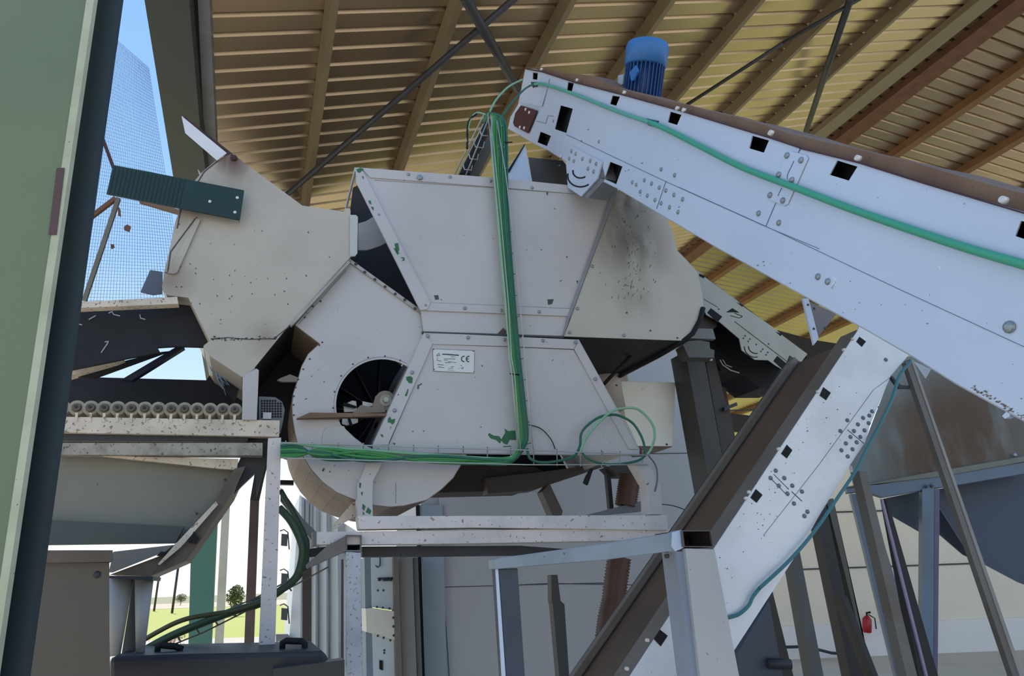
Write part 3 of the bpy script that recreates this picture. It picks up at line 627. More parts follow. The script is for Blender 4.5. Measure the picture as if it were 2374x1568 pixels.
# deflector on top of the hopper
t = thing('top_deflector', 'white triangular plate with a dark grey sheet standing in the hopper mouth', 'deflector', M.P(1240, 410, .5))
slab(M, 'D1415,265 1530,102 1580,362 1415,352', .006, .3).build('white_plate', BLUEW, t)
slab(M, 'T830,1350 1060,990 1075,990 850,1385', .05, .29).build('plate_edge', BLACK, t)
slab(M, 'D1555,192 1790,215 1850,290 1850,400 1583,365', .006, .45).build('grey_sheet', mat('sheet_grey', (88, 88, 88), .5, .2, .4), t)
# grey band behind the left opening
slab(M, 'D388,645 440,630 485,602 520,600 590,770 540,798 450,828 386,828', .01, .25).build('curved_band', PALE, label='curved pale band seen in the gap between the hood and the hopper', cat='band')
slab(M, 'D350,400 380,385 500,620 620,860 820,1230 560,1080 318,880 330,560', .01, .55).build('gap_shade_sheet', mat('gap_shade', (32, 28, 26), .7, 0, .4), label='added dark sheet standing in for the shade in the triangular gap left of the hopper', cat='sheet')  # added sheet; the shaded space behind the gap is painted as its dark colour
# ================================================================== CABLE TRAYS
def traything(rails, rungs, lab, r=.0036, rr=.003, off=-.05, deep=.06):
    t = thing('cable_tray', lab, 'cable tray', M.P(*px(rails[0])[0], off))
    for s in rails:
        mb = MB(); mb.tube(PP(M, s, off-deep), r, 6); mb.build('rail_wire', WIRE, t)
    mb = MB(); mb.tube(PP(M, rails[0], off), r, 6); mb.build('rail_wire', WIRE, t)
    mb = MB(); mb.tube(PP(M, rails[-1], off), r, 6); mb.build('rail_wire', WIRE, t)
    for s in rungs:
        a, b = px(s); mb = MB(); mb.tube([M.P(*a, off-deep), M.P(*a, off), M.P(*b, off), M.P(*b, off-deep)], rr, 6); mb.build('rung', WIRE, t)
    return t
rg = ['E%f,%f %f,%f' % (x, 812+(x-155)*.026-4, x+1, 925+(x-155)*.026) for x in (185, 365, 545, 717, 890, 1062, 1230, 1402, 1568, 1728, 1885, 2045, 2205, 2350)]
rg += ['K%f,%f %f,%f' % (x, 125, x, 205) for x in (545, 655, 800)]
traything(['652,1027 790,1031 980,1038 1220,1044 1345,1049 1503,1056', '652,1062 790,1066 980,1072 1220,1078 1503,1078'], rg, 'horizontal zinc wire cable tray running along the foot of the hopper')
vt = []
for i in range(16):
    y = 300+i*49; xl = 1133+(y-262)*.087; vt.append('%f,%f %f,%f' % (xl, y, xl+27+(y-262)*.008, y-8))
traything(['1131,262 1145,400 1155,503 1173,706 1180,830 1187,870 1201,1040', '1137,266 1151,400 1161,503 1179,706 1186,830 1193,870 1207,1046', '1152,280 1172,400 1193,570 1202,672 1215,807 1222,900 1237,1056'], vt, 'upright zinc wire cable tray crossing the front of the hopper', off=-.05)
# rear ladder
t = thing('cable_ladder', 'dark cable ladder with bent rungs going back from the top of the cable tray', 'cable tray', M.P(1065, 405, .1))
RT = ['T500,560 340,880 120,1400', 'T540,600 390,900 150,1420']
for s, o in ((RT[0], -.05), (RT[1], .0), ('T555,640 300,1390', .05)):
    p = PP(M, s); q = [p[i]+D1*(i*.35) for i in range(len(p))]; MB().tube(q, .005, 6).build('rail_wire', WIRE, t)
for s in ('430,760 460,870 550,875', '345,930 375,1030 480,1045 500,960', '280,1100 300,1195 400,1210 415,1130', '200,1255 220,1345 315,1358 330,1290'):
    MB().tube(PP(M, 'T'+s, .2), .0045, 6).build('rung', WIRE, t)
slab(M, 'T520,650 540,860 310,1400 150,1400 300,1050', .02, .5).build('cable_bed', BLACK, t)
slab(M, 'T560,860 640,1000 430,1430 290,1430', .05, .6).build('ladder_arm', mat('arm_olive', (92, 84, 66), .6, 0, .4), t)
# cables
def cable(pts, r, m, lab, pl=M, off=-.07, offs=None, grp=None, name='cable', smooth=True):
    p = px(pts); q = []
    if smooth and len(p) > 2:
        P = [p[0]]+p+[p[-1]]
        for i in range(1, len(P)-2):
            for k in range(6):
                u = k/6; a, b, c, d = P[i-1], P[i], P[i+1], P[i+2]
                q.append(tuple(.5*((2*b[j])+(-a[j]+c[j])*u+(2*a[j]-5*b[j]+4*c[j]-d[j])*u*u+(-a[j]+3*b[j]-3*c[j]+d[j])*u**3) for j in (0, 1)))
        q.append(p[-1])
    else: q = p
    o = [off]*len(q) if offs is None else [offs[0]+(offs[1]-offs[0])*i/(len(q)-1) for i in range(len(q))]
    return MB().tube([pl.P(x, y, oo) for (x, y), oo in zip(q, o)], r, 8).build(name, m, label=lab, cat='cable', group=grp)
TOP = [1137, 1141, 1145, 1150, 1154, 1158, 1162]
labs = ['leftmost', 'second from left', 'third from left', 'middle', 'third from right', 'second from right', 'rightmost']
for i in range(7):
    x0 = TOP[i]; m = [GC3, GC1, GC1, GC2, GC1, GC2, GC2][i]; dx = (i-3)*4.2+2; y1 = 1040+i*1.5
    yb = 1062+(i % 4)*4.5-6
    pts = '1120,285 1133,264 %f,275 %f,330 %f,470 %f,640 %f,800 %f,930 %f,1000 %f,1030 %f,%f %f,%f 1000,%f 850,%f 750,%f 690,%f 650,%f' % (
        x0+4, x0+7+dx*.4, 1162+dx, 1175+dx*.9, 1190+dx*.8, 1204+dx*.8, 1211+dx*.8, 1208+dx*.7, 1195, 1052+i*2, 1160, yb+8, 1055+(i*3 % 7)*2.8, 1044+(i*4 % 7)*4.2, 1037+(i*2 % 7)*4.6, 1030+(i*5 % 7)*4.6, 1029+(i*5 % 7)*5)
    cable(pts, .0085, m, labs[i]+' of the seven green cables coming down the upright tray', offs=(-.075-.006*(i % 2), -.075-.006*(i % 3)), name='green_cable')
cable('1130,268 1105,262 1088,285 1082,330', .006, GC3, 'thin pale cable hooking left over the top of the tray', name='green_cable')
cable('1105,264 1086,285 1083,345', .007, BLACK, 'short black cable loop left of the tray top', name='black_cable')
cable('1136,258 1150,232 1178,202 1212,184', .007, GC3, 'pale cable arching from the tray top to the end of the near elevator', offs=(-.07, .3), name='green_cable')
cable('1160,276 1185,240 1215,208 1235,196', .007, GC2, 'dark teal cable rising from the tray top to the elevator corner', offs=(-.07, .3), name='green_cable')
# loops at the right
cable('1222,1040 1228,1062 1250,1072 1290,1070 1330,1058 1344,1035 1350,1000 1385,970 1420,962 1445,968 1470,985 1490,1020 1497,1055', .0075, GC2, 'teal cable forming the lower loop above the right end of the tray', off=-.08, name='green_cable')
cable('1345,1050 1362,1010 1410,960 1445,947 1480,950 1510,980 1518,1010 1510,1040 1500,1055', .0075, GC3, 'pale green cable forming the larger loop above the right end of the tray', off=-.095, name='green_cable')
cable('1345,1045 1365,1065 1400,1076 1440,1076 1480,1068 1498,1054', .007, GC2, 'green cable sagging in the right part of the tray', off=-.085, name='green_cable')
cable('1226,985 1255,995 1278,1020 1287,1042', .003, BLACK, 'thin black wire curving off the upright tray', off=-.02, name='black_wire')
cable('1503,1056 1520,1080 1524,1110 1518,1140', .005, GREY2, 'thin grey cable hanging from the right end of the tray', off=-.03, name='grey_cable')
cable('1535,1170 1560,1173 1593,1184', .003, DSTEEL, 'thin dark wire sticking out right of the machine foot', off=.2, name='black_wire')
for s, o in (('1171,330 1184,330', -.09), ('1186,867 1202,869', -.09)):
    a, b = px(s); MB().tube([M.P(a[0]-3, a[1], o+.02), M.P(a[0]-1, a[1], o), M.P(b[0]+1, b[1], o), M.P(b[0]+3, b[1], o+.02)], .004, 6).build('cable_tie', BLACK, label='black cable tie round the green cables, ' + ('near the top' if a[1] < 500 else 'half way down beside the nameplate'), cat='cable tie')
# ================================================================== BASE FRAME
t = thing('base_frame', 'chalky white welded base frame with bent legs under the hopper', 'frame', M.P(1180, 1232))
mb = slab(M, 'F745,70 845,62 838,95 785,195 782,320 785,440 680,440 678,220 715,140', .09, -.03)
for s in ('F690,205 705,210 700,245 690,238', 'F700,275 715,268 712,300', 'F715,350 735,370 725,400 710,385', 'F750,375 775,400 765,425 735,410', 'F715,400 730,425 715,428', 'F762,145 772,145 768,152'): decal(mb, M, s, 1, -.03)
mb.build('leg', [PALE, CHIP], t, bevel=.004)
mb = slab(M, 'K740,195 830,190 915,345 930,535 840,535 830,350', .09, -.03); mb.build('leg', PALE, t, bevel=.004)
mb = slab(M, 'F680,435 2374,430 2374,520 1000,518 690,528', .1, -.035); mb = slab(M, '829,1197 1547,1195 1549,1230 1100,1224 833,1228', .1, -.035); mb.build('foot_rail', BEAMW, t, bevel=.004)
t = thing('support_frame', 'long chalky white beam below the base frame with a dark rail behind it', 'frame', M.P(1150, 1265))
slab(M, 'F400,545 2400,520 2860,528 2900,600 2400,608 1500,625 1000,632 400,635', .1, -.02).build('main_beam', BEAMW, t, bevel=.004)
slab(M, 'F370,545 402,545 402,640 375,640', .1, .02).build('beam_end', STEEL, t)
slab(M, 'F710,645 1800,640 2130,665 1830,705 710,718', .1, .1).build('rear_rail', DSTEEL, t)
slab(M, 'F150,240 300,450 395,545 395,640 330,560 150,330', .05, .3).build('diagonal_strut', STEEL, t)
slab(M, 'F665,320 680,430 590,480 500,545 510,500', .05, .1).build('diagonal_strut', SPECK, t)
slab(M, 'F148,188 240,190 240,220 148,218', .05, 1.2).build('cross_bar', DSTEEL, t)
slab(M, 'F330,665 470,645 480,710 320,720', .05, .25).build('cross_bar', DSTEEL, t)
# near left post with open tube end
N1 = vpl(820, 3.75, 14)
t = thing('speckled_post', 'speckled white square post with an open tube end on top, in the centre', 'post', (N1.P(820, 1400).x, N1.P(820, 1400).y, 0))
post(N1, 'F598,680', 'F703,688', 'F600,1537', 'F715,1537', .1).build('post', GALV, t, bevel=.004)
slab(N1, 'F600,566 708,568 706,682 600,680', .012, 0, ['F607,573 702,575 696,672 608,670']).build('tube_mouth', STEEL, t)
slab(N1, 'F607,573 702,575 696,672 608,670', .004, .15).build('tube_inside', BLACK, t)
P1 = PP(N1, 'F600,566 708,568 706,682 600,680')
for a, b in ((0, 1), (1, 2), (2, 3), (3, 0)): MB().prism([P1[a], P1[b], P1[b]+D1*.2, P1[a]+D1*.2], (P1[a]-P1[b]).cross(D1).normalized()*.003).build('tube_wall', DSTEEL, t)
slab(N1, 'F600,570 600,680 335,800 330,770 480,635', .08, -.01).build('side_tube', mat('rusty_tube', (120, 112, 106), .5, .2, .6, (62, 50, 46), 5, .3), label='rust streaked square tube running left from the speckled post', cat='tube', bevel=.003)
post(N1, 'F300,800', 'F362,790', 'F300,1370', 'F362,1370', .06, .8).build('brown_upright', mat('upright_brown', (84, 74, 70), .5, .1, .4), label='dark brown upright in front of the white container', cat='post')
# cables at the lower left
LC = vpl(600, 3.9, 0)
cable('F140,380 220,470 285,600 300,700 260,850 160,940 0,1040 -200,1100 -600,1260 -870,1410', .02, mat('dirty_green_cable', (62, 84, 62), .5, 0, .4, (44, 52, 42), 5), 'thick dirty green cable bundle curving down left past the white post', pl=LC, name='cable_bundle')
cable('F150,260 250,440 325,600 330,720 310,800 240,890 120,970 -60,1030', .014, mat('dirty_green_cable', (62, 84, 62)), 'second green cable bundle curving beside the container', pl=LC, off=.05, name='cable_bundle')
cable('C1690,1090 1500,1150 1200,1200 1000,1290 790,1420', .012, mat('dirty_olive_cable', (82, 84, 54), .5, 0, .3), 'upper olive cable strung from the white post down to the bin', pl=LC, off=-.08, name='cable_bundle')
t = thing('wire_tray', 'thin wire tray carrying the cable bundle down to the left', 'cable tray', LC.P(450, 1480))
for s in ('C1990,880 1650,1060 1200,1255 880,1420', 'C2100,870 1660,1110 1300,1290 900,1450'): MB().tube(PP(LC, s, -.03), .004, 6).build('rail_wire', GREY2, t)
for k in range(9):
    x = 900+k*118; y = 1400-k*54; MB().tube(PP(LC, 'C%f,%f %f,%f %f,%f' % (x, y, x+10, y+40, x+22, y+55), -.02), .004, 6).build('rung', GREY2, t)
#PART4
# ================================================================== NEAR ELEVATOR (long white inclined conveyor)
t = thing('near_elevator', 'big bluish white inclined elevator conveyor crossing the upper right, nearest the camera', 'elevator', E_.P(1800, 700))
top = '1218,159 1240,160 1336,192 1448,221 1580,257 1789,320 1856,343 1993,377 2148,426 2900,643'
bot = '2900,1304 2374,974 2216,888 2120,828 2002,760 1891,700 1810,655 1674,580 1519,489 1429,435 1384,413 1309,372 1269,347 1245,336 1178,298 1183,273 1201,243'
eo = top+' '+bot
holes = ['G400,349 435,352 430,400 398,395', 'G641,415 682,422 668,478 633,470', 'G946,508 998,516 972,578 928,565', 'G1343,618 1420,640 1390,710 1325,690', 'G1905,783 2020,816 1985,900 1883,870', 'H1085,361 1225,404 1165,500 1033,460',
         'G590,575 675,598 630,765 550,738', 'G452,755 525,785 497,855 430,828', 'G930,962 1015,995 972,1117 890,1080', 'H2345,775 2480,810 2440,925 2305,880']
mb = slab(E_, eo, .005, 0, holes)
for s, wd in (('G630,775 1300,1092 2000,1408 2367,1560', 1.3), ('H0,545 600,815 1500,1240 2367,1640', 1.3), ('G1315,1095 1250,1285', 1.3), ('G2068,1245 2000,1405', 1.6), ('G2240,875 2222,900', 1.6), ('G425,682 490,700 505,645 545,650', 1.2), ('G515,395 510,430 470,580 440,575', 1.2), ('H835,278 822,305', 1.6)): line(mb, E_, s, wd, 1)
rd2 = random.Random(11)
for i in range(28):
    x = rd2.uniform(1250, 2370); y = 480+(x-1450)*.42+rd2.uniform(-60, 60)+(-90 if x < 1500 else 0); q = rd2.uniform(1, 3)
    decal(mb, E_, '%f,%f %f,%f %f,%f' % (x-q, y, x+q, y-q*.6, x+q*.4, y+q*.6), 2)
mb.build('side_plate', [BLUEW, BSEAM, mat('scratch_blue', (110, 122, 146))], t)
# the rest of the casing
P = PP(E_, eo); vv = E_.vec*.45; mb = MB(); n_top = len(px(top))
for i in range(n_top-1, len(P)-1):
    a, b = P[i], P[i+1]; n = (b-a).cross(vv).normalized()*.004
    mb._add([a, b, b+vv, a+vv, a+n, b+n, b+vv+n, a+vv+n], [[0, 1, 2, 3], [4, 7, 6, 5], [0, 4, 5, 1], [3, 2, 6, 7], [0, 3, 7, 4], [1, 5, 6, 2]])
mb.build('under_plate', mat('under_grey', (170, 170, 172), .5, .1, .4), t)
slab(E_, eo, .004, .07).build('inside_shade', BLACK, t)  # added black sheet, painted shade for the casing inside seen through the holes
slab(E_, eo, .006).build('rear_plate', DSTEEL, t).location = E_.vec*.45
mb = slab(E_, top+' 2900,652 2148,433 1993,384 1856,349 1789,326 1580,263 1448,227 1336,197 1218,164', .45, .006); mb.build('top_cover', DRUST, t)
mb = slab(E_, 'G350,318 420,310 640,355 820,372 940,440 1100,490 1300,540 1470,575 1700,645 1900,735 2100,790 2240,855 2255,872 2040,806 1420,618 1030,508 700,424 470,348 350,326', .34, .03); mb.build('belt_cover', TANB, t)
slab(E_, 'H0,10 0,-10 300,40 560,110 760,178 960,225 1160,270 1360,318 1560,360 1760,420 2000,490 2367,590 3900,1040 3900,1170 2367,722 1700,526 1240,381 835,281 0,45', .34, .034).build('belt_cover', TANB, t)
line(mm := MB(), E_, 'G350,323 470,346 700,421 1030,506 1420,614 2040,802 2250,872', 3, 0, -.002, .006); line(mm, E_, 'H835,278 1240,378 1700,523 2367,722 2600,790', 4, 0, -.002, .006); mm.build('cover_edge', DRUST, t)
for s in ('G465,330 1', 'G710,405 1', 'G1035,490 1', 'G1400,600 1', 'G1445,612 1', 'G2045,768 1', 'H640,180 1', 'H1240,352 1', 'H2240,640 1', 'G598,930 1'):
    x, y = px(s.split(' ')[0])[0]; c = E_.P(x, y, .0); MB().cyl(c, c+E_.n*.015+UP*.004, .011, .009, 10).build('cover_clip', PLATE, t)
# bearing block, tension plate, splice plates
blk = slab(E_, 'T1010,450 1230,520 1100,835 920,740 900,690 930,560', .01, -.02); o = blk.build('bearing_block', mat('block_rust', (82, 46, 50), .5, .2, .5, (48, 28, 32), 20), t)
bolts(E_, 'T1080,505 1130,548 1000,755 1060,765 990,450', o, .012, -.02, PLATE and mat('white_bolt', (225, 225, 220)))
slab(E_, 'T1180,190 1380,200 1300,470 1080,420', .004, -.006).build('tension_plate', BLUEW, t)
sp1 = slab(E_, 'G660,850 872,962 840,1080 730,1200 640,1140 625,950', .012, -.014)
for r_, c_ in ((52, (728, 1030)), (88, (728, 1060))): 
    pts = ['%f,%f' % (c_[0]+r_*math.cos(math.radians(a)), c_[1]+r_*math.sin(math.radians(a))*.85) for a in range(50, 200, 12)]
    line(sp1, E_, 'G'+' '.join(pts), 3.6, 1, -.014, .002)
g = sp1.build('pivot_plate', [BLUEW, BLACK], t, bevel=.001)
slab(E_, 'G872,962 900,1080 780,1210 730,1200 840,1080', .12, .0).build('pivot_box', mat('pivot_grey', (128, 130, 134), .5, .1, .3), t)
bolts(E_, 'G668,890 697,908 652,940 684,958 743,943 797,957 837,977 782,1010 820,1030', g, .013, -.014)
bolts(E_, 'G855,825 1283,1015 1375,1055 1085,1103 1112,1120 1168,1090 1217,1113 1270,1140 1315,1160 1370,1190 1430,1220 1140,1168 1188,1195 1240,1225 1283,1247 1340,1275 1398,1308 1950,1318 2090,1380 543,683', t, .011, 0)
spl = slab(E_, 'H765,297 870,325 885,345 745,660 725,672 612,630 612,610 745,305', .004, -.006); g = spl.build('splice_plate', BLUEW, t, bevel=.001)
line(m9 := MB(), E_, 'H790,365 745,460 745,490', 1.4, 0, -.006); line(m9, E_, 'H705,550 680,605', 1.4, 0, -.006); line(m9, E_, 'H885,345 745,660 725,672', 2, 0, -.003); m9.build('plate_line', BSEAM, t)
bolts(E_, 'H742,328 838,360 685,460 775,497 625,600 713,637', g, .012, -.007)
bolts(E_, 'H548,725 687,790 955,1160 1022,1193', t, .012, 0); bolts(E_, 'H2270,1505', t, .017, 0)
line(m10 := MB(), E_, 'H1060,1160 1085,1200 1050,1240 1075,1190', 5, 0, 0); line(m10, E_, 'H1785,1085 1800,1120', 4, 0, 0); m10.build('paint_smear', mat('smear', (214, 224, 236)), t)
slab(E_, 'J2035,830 2070,795 2092,810 2090,835 2055,850', .02, .0).build('drain_tab', BLUEW, t)
m11 = MB()
for i in range(70):
    q = rd2.random(); x, y = px('J%f,%f' % (1820+q*390+rd2.gauss(0, 8), 628+q*235-abs(rd2.gauss(0, 14))))[0]; r_ = rd2.uniform(1, 3.5); decal(m11, E_, '%f,%f %f,%f %f,%f' % (x-r_, y, x+r_, y-r_*.5, x+r_*.4, y+r_*.7), 0)
m11.build('edge_dirt', mat('edge_dirt', (120, 108, 90), .9, 0, .4), t)
# motor on top
base = E_.P(1486, 236, .25); topp = E_.P(1503, 98, .25); ax = (topp-base).normalized(); ln = (topp-base).length
t2 = thing('electric_motor', 'bright blue electric motor with cooling fins standing on top of the near elevator', 'motor', base)
sx = ax.orthogonal().normalized(); sy = ax.cross(sx)
rr = .108*base.y/3.35
MB().cyl(base-ax*.05, base+ax*ln*.62, rr*.86, n=28).build('body', BLUEF, t2)
mb = MB()
for k in range(30):
    a = k*math.pi/15; e = sx*math.cos(a)+sy*math.sin(a); mb.beam(base+e*rr*.9, base+ax*ln*.6+e*rr*.9, e, ax.cross(e), rr*.22, .006)
mb.build('cooling_fins', BLUEF, t2)
MB().tube([base+ax*ln*q for q in (.58, .6, .9, .97, 1.0)], rr, 32, 0, [rr*.9, rr*1.08, rr*1.1, rr*1.02, rr*.84]).build('fan_cowl', BLUEM, t2)
slab(E_, 'G985,370 1022,362 1015,430 983,445', .03, .16).build('terminal_box', mat('terminal_grey', (176, 190, 196)), t2)
slab(E_, 'G1062,350 1105,300 1120,340 1090,400 1075,410', .01, .12).build('motor_plate', BLUEM, t2)
# green cable along it
cable('1240,195 1262,196 1330,218 1430,258 1506,284', .011, mat('elevator_cable', (92, 168, 146), .5, 0, .2), 'upper part of the green cable clipped along the near elevator', pl=E_, off=-.02, name='green_cable')
cable('1506,284 1540,298 1620,338 1720,388 1840,434 1960,480 2080,522 2240,575 2374,614 2480,642 2880,755', .0125, mat('elevator_cable2', (64, 158, 124), .5, 0, .25, (80, 180, 140), 3), 'thick green cable running down the right along the near elevator side', pl=E_, off=-.02, name='green_cable')
slab(E_, 'G1180,665 1255,680 1240,725 1195,715 1180,700', .012, -.01).build('cable_clamp', mat('clamp_teal', (52, 110, 122), .5, .1, .2), label='small teal clamp holding the green cable on the elevator side', cat='clamp')
slab(E_, 'G385,415 430,415 425,445 400,455', .012, -.01).build('cable_clamp', DSTEEL, label='dark clamp at the upper left end of the elevator cable', cat='clamp')
# strut plate under it
SB = vpl(1850, 3.3, 0)
t = thing('strut_bracket', 'white perforated strut with a grey gusset below the near elevator', 'bracket', SB.P(1880, 800))
slab(SB, 'Q1470,480 1540,480 1660,950 1655,980 1605,1045', .012, 0).build('strut', BLUEW, t, bevel=.001)
slab(SB, 'Q1545,520 1880,670 1660,940', .006, .03).build('gusset', mat('gusset_mauve', (128, 122, 122), .5, .1, .3), t)
bolts(SB, 'Q1532,560 1603,850', t, .006, 0, SEAM); bolts(SB, 'Q1608,605 1740,845', t, .006, .03, SEAM)
# ================================================================== SECOND ELEVATOR
E2 = vpl(1800, 3.25, 10)
t = thing('lower_elevator', 'speckled white elevator leg with brown belt cover, falling to the lower left behind the post', 'elevator', (E2.P(1300, 1900).x, E2.P(1300, 1900).y, 0)); ORG[t.name] = V(t.location)
side = 'J1000,165 1040,190 1170,255 1290,345 1358,385 1225,540 1075,900 1040,1020 930,1190 700,1568 600,1740 0,2560'
side = '1993,753 2006,762 2045,782 2085,810 2107,823 2065,872 2017,987 2006,1025 1970,1080 1897,1200 1862,1262 1800,1358 1700,1512 1560,1728 1355,1728 1461,1568 1988,768'
h2 = ['J975,290 998,255 1045,290 1015,328', 'J735,622 790,662 755,716 708,682', 'J470,1040 510,1080 470,1140 428,1105', 'J245,1362 293,1405 250,1462 205,1425']
mb = slab(E2, side, .006, 0)
for hh in h2+['K910,1270 960,1310 915,1378 870,1330']: decal(mb, E2, hh, 2, 0, .002)
for s, wd in (('J910,930 1030,1030', 1.2), ('J340,1270 480,1415', 1.2), ('J375,1255 485,1365', 1.2), ('J505,1380 580,1450', 1.6), ('J1230,545 1100,640 700,1190 300,1700', .7), ('K1040,1140 1110,1568', 1)): line(mb, E2, s, wd, 1)
for i in range(60):
    k = rd2.random(); x = 1960-k*330+rd2.uniform(-50, 60); y = 880+k*500+rd2.uniform(-40, 40); q = rd2.uniform(.7, 2)
    decal(mb, E2, '%f,%f %f,%f %f,%f' % (x-q, y, x+q, y-q*.6, x+q*.4, y+q*.9), 3)
mb.build('side_plate', [mat('lower_elev_white', (226, 228, 230), .4, .15, .4, (176, 178, 176), 5, .22, (140, 142, 146), .08, spscale=60), SEAM, BLACK, mat('bare_chip', (70, 62, 54))], t)
bolts(E2, 'J1090,797 1025,845 1070,828 910,862 1065,883 987,892 860,940 958,940 1035,935 933,983 1005,983 900,1030 978,1022 867,1080 948,1073 913,1125 390,1228 352,1282 452,1282 412,1338 510,1338 475,1395 580,1380 522,1467 620,1527 598,1558 1190,422', t, .010, 0, mat('dull_bolt', (110, 118, 130), .4, .3, .2))
fl = '1960,742 1990,755 2000,770 1921,900 1834,1032 1763,1118 1658,1278 1650,1258 1640,1230 1750,1070 1880,880'
a = PP(E2, '1993,762 1834,1003 1658,1270 1461,1568 1355,1728')
VB2 = D1
def ribbon(pts, v0, v1, th, nm, m):
    mb = MB()
    for p, q in zip(pts, pts[1:]):
        n = (q-p).cross(D1).normalized()*th
        A, B, C_, D_ = p+v0, q+v0, q+v1, p+v1
        mb._add([A, B, C_, D_, A+n, B+n, C_+n, D_+n], [[0, 1, 2, 3], [4, 7, 6, 5], [0, 4, 5, 1], [3, 2, 6, 7], [0, 3, 7, 4], [1, 5, 6, 2]])
    return mb.build(nm, m, t)
ribbon(a, D1*.0, D1*.13, .01, 'cover_flange', GREY2)
dn = V((.03, 0, -.03))
ribbon([p+dn for p in a], D1*.13, D1*.50, .01, 'belt_trough', TROUGH)
ribbon(a, D1*.48, D1*.52, .03, 'far_flange', GREY2)
slab(E2, side, .006, 0).build('rear_plate', DSTEEL, t).location = D1*.52
for x, y in px('J945,272 878,352 690,655 405,1072 190,1385 168,1430 K825,1338 695,1520'):
    c = E2.P(x, y, .0); MB().cyl(c, c-E2.vec*.012-UP*.0, .008, .007, 10).build('cover_screw', PLATE, t)
# teal cable along its lower edge
cable('2112,838 2085,872 2070,920 2045,975 2015,1030 1985,1090 1945,1150 1890,1230 1830,1300 1760,1365', .008, mat('teal_line', (66, 122, 128), .5, 0, .25), 'teal cable following the lower edge of the leaning elevator leg', pl=E2, off=-.03, name='teal_cable')
cable('1760,1365 1745,1385 1735,1405 1712,1425 1685,1433', .008, mat('teal_line', (66, 122, 128)), 'short teal cable end curling on the foot of the elevator leg', pl=E2, off=-.02, name='teal_cable')
# ================================================================== THIRD ELEVATOR (small, behind)
E3 = vpl(1700, 4.7, 6)
t = thing('far_elevator', 'small cream elevator conveyor seen in the gap behind the side hood', 'elevator', E3.P(1750, 800))
mb = slab(E3, 'Q-200,-60 200,150 280,215 300,235 680,510 740,575 1150,860 1215,925 1525,1155 1390,1330 1330,1410 1150,1300 1050,1230 890,1225 730,1110 700,970 460,765 300,680 250,570 -200,200', .006, 0)
for s in ('Q312,655 355,600 492,705 435,775', 'Q1112,1240 1160,1180 1275,1275 1215,1335', 'Q215,180 285,215 270,240 215,210', 'Q670,530 745,560 735,585', 'Q1140,885 1215,915 1200,940', 'Q540,650 615,600 700,655 620,650'): decal(mb, E3, s, 1, 0, .002)
line(mb, E3, 'Q270,490 440,590', 1, 1); line(mb, E3, 'Q640,760 1400,1340', 1.2, 1)
for r_, c_ in ((90, (900, 1060)), (130, (890, 1065))): line(mb, E3, 'Q'+' '.join('%f,%f' % (c_[0]+r_*math.cos(math.radians(q)), c_[1]+r_*math.sin(math.radians(q))) for q in range(75, 185, 15)), 2, 1, 0)
line(mb, E3, 'Q590,690 700,720 740,700 640,660', 1.4, 1)
mb.build('side_plate', [mat('far_elev', (178, 176, 162), .5, 0, .4, (140, 134, 118), 4, .1), BLACK], t)
slab(E3, 'Q250,600 700,960 720,1110 890,1230 1050,1230 1330,1430 1250,1568 950,1568 730,1400 600,1350 480,1350 380,1200 340,1040 240,980 200,850', .3, .3).build('underside', RUBBER, t)
slab(E3, 'Q-200,-60 200,150 1525,1155 1530,1200 200,190', .5, .01).build('top_edge', DRUST, t)
bolts(E3, 'Q452,612 750,965 828,975 808,1003 770,935 905,1040 983,1098 963,1122 1045,1135 1025,1165 1055,1035', t, .006, 0, SEAM)
slab(E3, 'Q205,840 240,720 300,680 435,775 425,830 380,850', .2, .05).build('end_box', mat('end_box', (60, 46, 42), .6), t)
slab(E3, 'Q205,845 380,850 415,975 110,965', .04, -.03).build('mount_plate', mat('mount_grey', (128, 128, 120), .5, .1, .3), t)
slab(E3, 'Q80,1000 215,990 340,1010 345,1090 400,1110 395,1200 90,1195 20,1050', .1, -.08).build('hinge_box', mat('hinge_grey', (98, 98, 90), .5, .1, .4), t)
line(m12 := MB(), E3, 'Q465,1225 500,1290 600,1355 700,1385', 2.4, 0, .29); line(m12, E3, 'Q500,1225 540,1290 610,1315', 2, 0, .29); m12.build('slot_mark', PLATE, t)
# dark column and cabin
DC = vpl(1640, 4.9, 4)
t = thing('dark_column', 'dark brown grey folded steel column behind the leaning elevator leg', 'column', (DC.P(1640, 1400).x, DC.P(1640, 1400).y, 0))
post(DC, 'I905,830', 'I1040,860', 'I1040,1568', 'I1170,1568', .2, .0).build('front_face', mat('col_dark', (74, 72, 68), .5, .2, .3), t)
post(DC, 'I1044,850', 'I1115,860', 'I1172,1568', 'I1290,1568', .2, .05).build('side_face', mat('col_dark2', (62, 58, 54), .5, .2, .3), t)
post(DC, 'I1130,1070', 'I1200,1100', 'I1210,1568', 'I1290,1568', .1, .3).build('rear_face', mat('col_brown', (86, 70, 54), .6, .1, .4), t)
slab(DC, 'I910,815 1110,830 1112,880 920,860', .12, -.03).build('head_plate', mat('hinge_grey', (98, 98, 90)), t)
slab(DC, 'I1190,1235 1280,1200 1285,1225 1190,1262', .03, -.0).build('pin_lever', DSTEEL, t)
bolts(DC, 'I1092,890', t, .012, -.03, mat('white_bolt', (225, 225, 220)))
